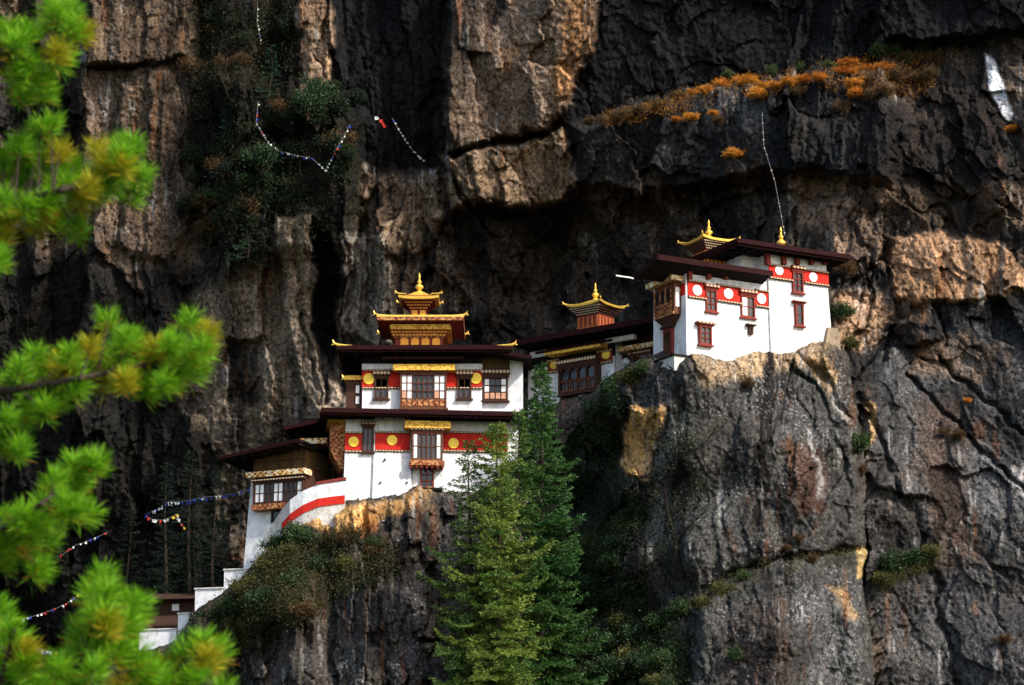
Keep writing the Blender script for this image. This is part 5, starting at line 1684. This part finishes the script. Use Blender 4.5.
gA = sc5([(130, 12), (108, 40), (150, 52), (35, 80), (75, 84), (122, 98), (10, 100), (95, 182), (62, 170), (55, 120), (30, 130), (170, 60), (120, 20), (100, 110), (15, 60), (60, 60), (88, 150), (140, 30)])
gB = sc5([(105, 245), (265, 288), (196, 300), (40, 285), (90, 318), (150, 330), (215, 322), (288, 350), (30, 370), (90, 370), (140, 372), (180, 388), (236, 362), (60, 412), (110, 422), (20, 430), (10, 472), (75, 452), (158, 456), (0, 520), (272, 388), (10, 320), (120, 300), (60, 330), (240, 330), (200, 350), (5, 400), (100, 400)])
gC = sc6([(70, 25), (120, 40), (180, 48), (240, 30), (300, 38), (340, 18), (380, 28), (400, 8), (350, 58), (395, 58), (330, 80), (300, 92), (210, 78), (160, 92), (110, 92), (60, 82), (20, 75), (15, 150), (50, 145), (92, 130), (30, 192), (12, 205), (270, 55), (150, 60), (40, 50), (90, 60), (250, 75), (205, 25)]) + [(108, 318), (125, 336), (190, 318), (208, 330), (170, 345), (150, 352), (90, 345), (70, 352), (205, 350)]
gD = sc6([(182, 242), (150, 290), (112, 275), (85, 320), (130, 322), (50, 342), (20, 360), (180, 340), (60, 382), (100, 385), (75, 432), (10, 432), (160, 262), (30, 385), (10, 400), (90, 350), (150, 330), (5, 350)])
gE = sc6([(205, 465), (180, 500), (235, 520), (185, 545), (160, 572), (280, 522), (215, 560), (252, 560), (200, 602), (240, 612), (150, 622), (120, 650), (190, 650), (250, 655), (275, 622), (295, 655), (215, 495), (170, 610), (225, 590), (110, 690), (160, 690), (230, 690), (140, 660)])
gF = sc6([(400, 598), (432, 610), (372, 612), (395, 642), (335, 652), (352, 680), (300, 690), (415, 625), (380, 670), (440, 690), (320, 670)])
gG = sc6([(50, 640), (20, 570), (42, 592), (10, 602), (15, 640), (70, 680), (30, 680), (5, 540), (60, 620)])
pine('bright green pine reaching in from the left edge with long needle tufts', (-190, 300, 3.0),
     [([(-190, 90), (-60, 70), (0, 52), (40, 44), (70, 22)], gA), ([(-190, 270), (-60, 232), (0, 205), (60, 190), (115, 172), (140, 160)], gB),
      ([(-190, 440), (-60, 405), (0, 392), (80, 378), (150, 364), (205, 345)], gC), ([(-190, 620), (-60, 560), (0, 530), (40, 505), (85, 470)], gD)], 13.2, 71)
pine('second bright pine whose yellowing tip rises at the lower left corner', (-60, 900, .5),
     [([(-60, 980), (20, 800), (70, 690), (95, 620), (104, 580)], gE), ([(-60, 960), (60, 780), (150, 690), (205, 648)], gF), ([(-60, 940), (-30, 760), (0, 680), (15, 630)], gG)], 12.4, 72)

# ------------------------------------------------------------------ strings of prayer flags
def flag_string(label, pts, colours, n, size=.26, sag=.0, off=1.0, Ys=None, group='strings of prayer flags', every=None, scarf=False):
    r_ = random.Random(len(label))
    P3 = [surf(u, v, off) if Ys is None else P(u, v, Ys[i]) for i, (u, v) in enumerate(pts)]
    root = empty('prayer_flag_string', P3[0]); tag(root, label, 'prayer flags', group)
    o = P3[0]
    path = []
    for a, b_ in zip(P3[:-1], P3[1:]):
        for t in np.linspace(0, 1, 9)[:-1]:
            p = a.lerp(b_, t); p = p - Vector((0, 0, sag*4*t*(1-t)*(b_-a).length)); path.append(p-o)
    path.append(P3[-1]-o)
    MB().tube(path, .014, 4).build('cord', M['cord'], root)
    seg = [(path[i+1]-path[i]).length for i in range(len(path)-1)]; tot = sum(seg)
    for k in range(n):
        s = tot*(k+.5+r_.uniform(-.35, .35))/n
        i = 0
        while i < len(seg)-1 and s > seg[i]: s -= seg[i]; i += 1
        d = (path[i+1]-path[i]).normalized(); p = path[i]+d*s
        w_ = size*.78*r_.uniform(.6, 1.15); h_ = size*.78*r_.uniform(.7, 1.3)
        hd = Vector((d.x, d.y, 0)); hd = hd.normalized() if hd.length > .3 else Vector((1, 0, 0))
        dn = Vector((r_.uniform(-.25, .25), r_.uniform(-.2, .2), -1)).normalized()
        nrm = Vector((hd.y, -hd.x, 0))
        a = p; b_ = p + hd*w_
        m = MB()
        b0 = len(m.v)
        for j in range(4):
            for q in (0, .5, 1):
                m.v.append(tuple(a.lerp(b_, q) + dn*h_*j/3 + nrm*(.05*math.sin(j*1.6+k+q*3))))
        for j in range(3):
            for q in range(2): m.f.append((j*3+q, j*3+q+1, (j+1)*3+q+1, (j+1)*3+q))
        f = m.build('flag', M['flag_'+colours[(k*7+r_.randrange(3)) % len(colours)]], root)
        sol = f.modifiers.new('thickness', 'SOLIDIFY'); sol.thickness = .006
    return root


ALL = ['white', 'blue', 'yellow', 'green', 'red']
flag_string('blue and yellow prayer flags tied to the low house corner', [(250, 489), (205, 497), (168, 502), (146, 514)], ['blue', 'blue', 'white', 'yellow', 'red', 'green', 'yellow'], 30, .29, .012, Ys=[179.6, 186, 192, 197])
flag_string('short white prayer flags looping under the blue and yellow string', [(146, 516), (158, 520), (176, 514), (184, 528)], ['white', 'white', 'red', 'yellow'], 12, .26, .10, Ys=[196, 196, 196, 196])
flag_string('faint prayer flags running down left towards the pine boughs', [(108, 532), (76, 545), (60, 556)], ['white', 'red', 'white', 'blue'], 10, .20, .02, Ys=[198, 198, 198])
flag_string('coloured prayer flags sagging between the boughs at lower left', [(94, 582), (66, 604), (40, 614), (10, 622)], ['white', 'yellow', 'red', 'blue', 'white'], 18, .21, .02, Ys=[192, 192, 192, 192])
flag_string('prayer flags at the bottom left edge behind the yellow pine tip', [(60, 652), (38, 648), (0, 668)], ['white', 'white', 'yellow', 'blue', 'red'], 20, .30, .05, Ys=[186, 186, 186])
flag_string('thin white flag string hanging straight down at the cliff top', [(258, -6), (257, 20), (261, 44)], ['white', 'white', 'blue'], 9, .15, 0, off=2.2)
flag_string('white flag string falling down the thicket of the high ledge', [(258, 102), (256, 122), (268, 142), (282, 152)], ['white', 'white', 'red', 'blue'], 14, .19, .03, off=2.6)
flag_string('white and red flag string dipping across the thicket', [(284, 152), (312, 158), (325, 170), (336, 150), (350, 124)], ['white', 'white', 'red', 'white', 'blue'], 22, .19, .02, off=2.6)
flag_string('short red-tipped flag string at the edge of the dark overhang', [(374, 116), (380, 120), (384, 126)], ['red', 'red', 'white'], 6, .28, 0, off=2.0)
flag_string('white flag string slanting down the dark rock to the tan blocks', [(392, 118), (404, 138), (414, 152), (426, 162)], ['white', 'white', 'blue', 'white'], 12, .18, .03, off=2.0)
flag_string('fine white flag string dropping from the golden ledge to the upper roof', [(762, 112), (764, 146), (775, 182), (785, 236)], ['white', 'white', 'white', 'blue'], 16, .10, 0, Ys=[181, 180, 178.5, 176.5])
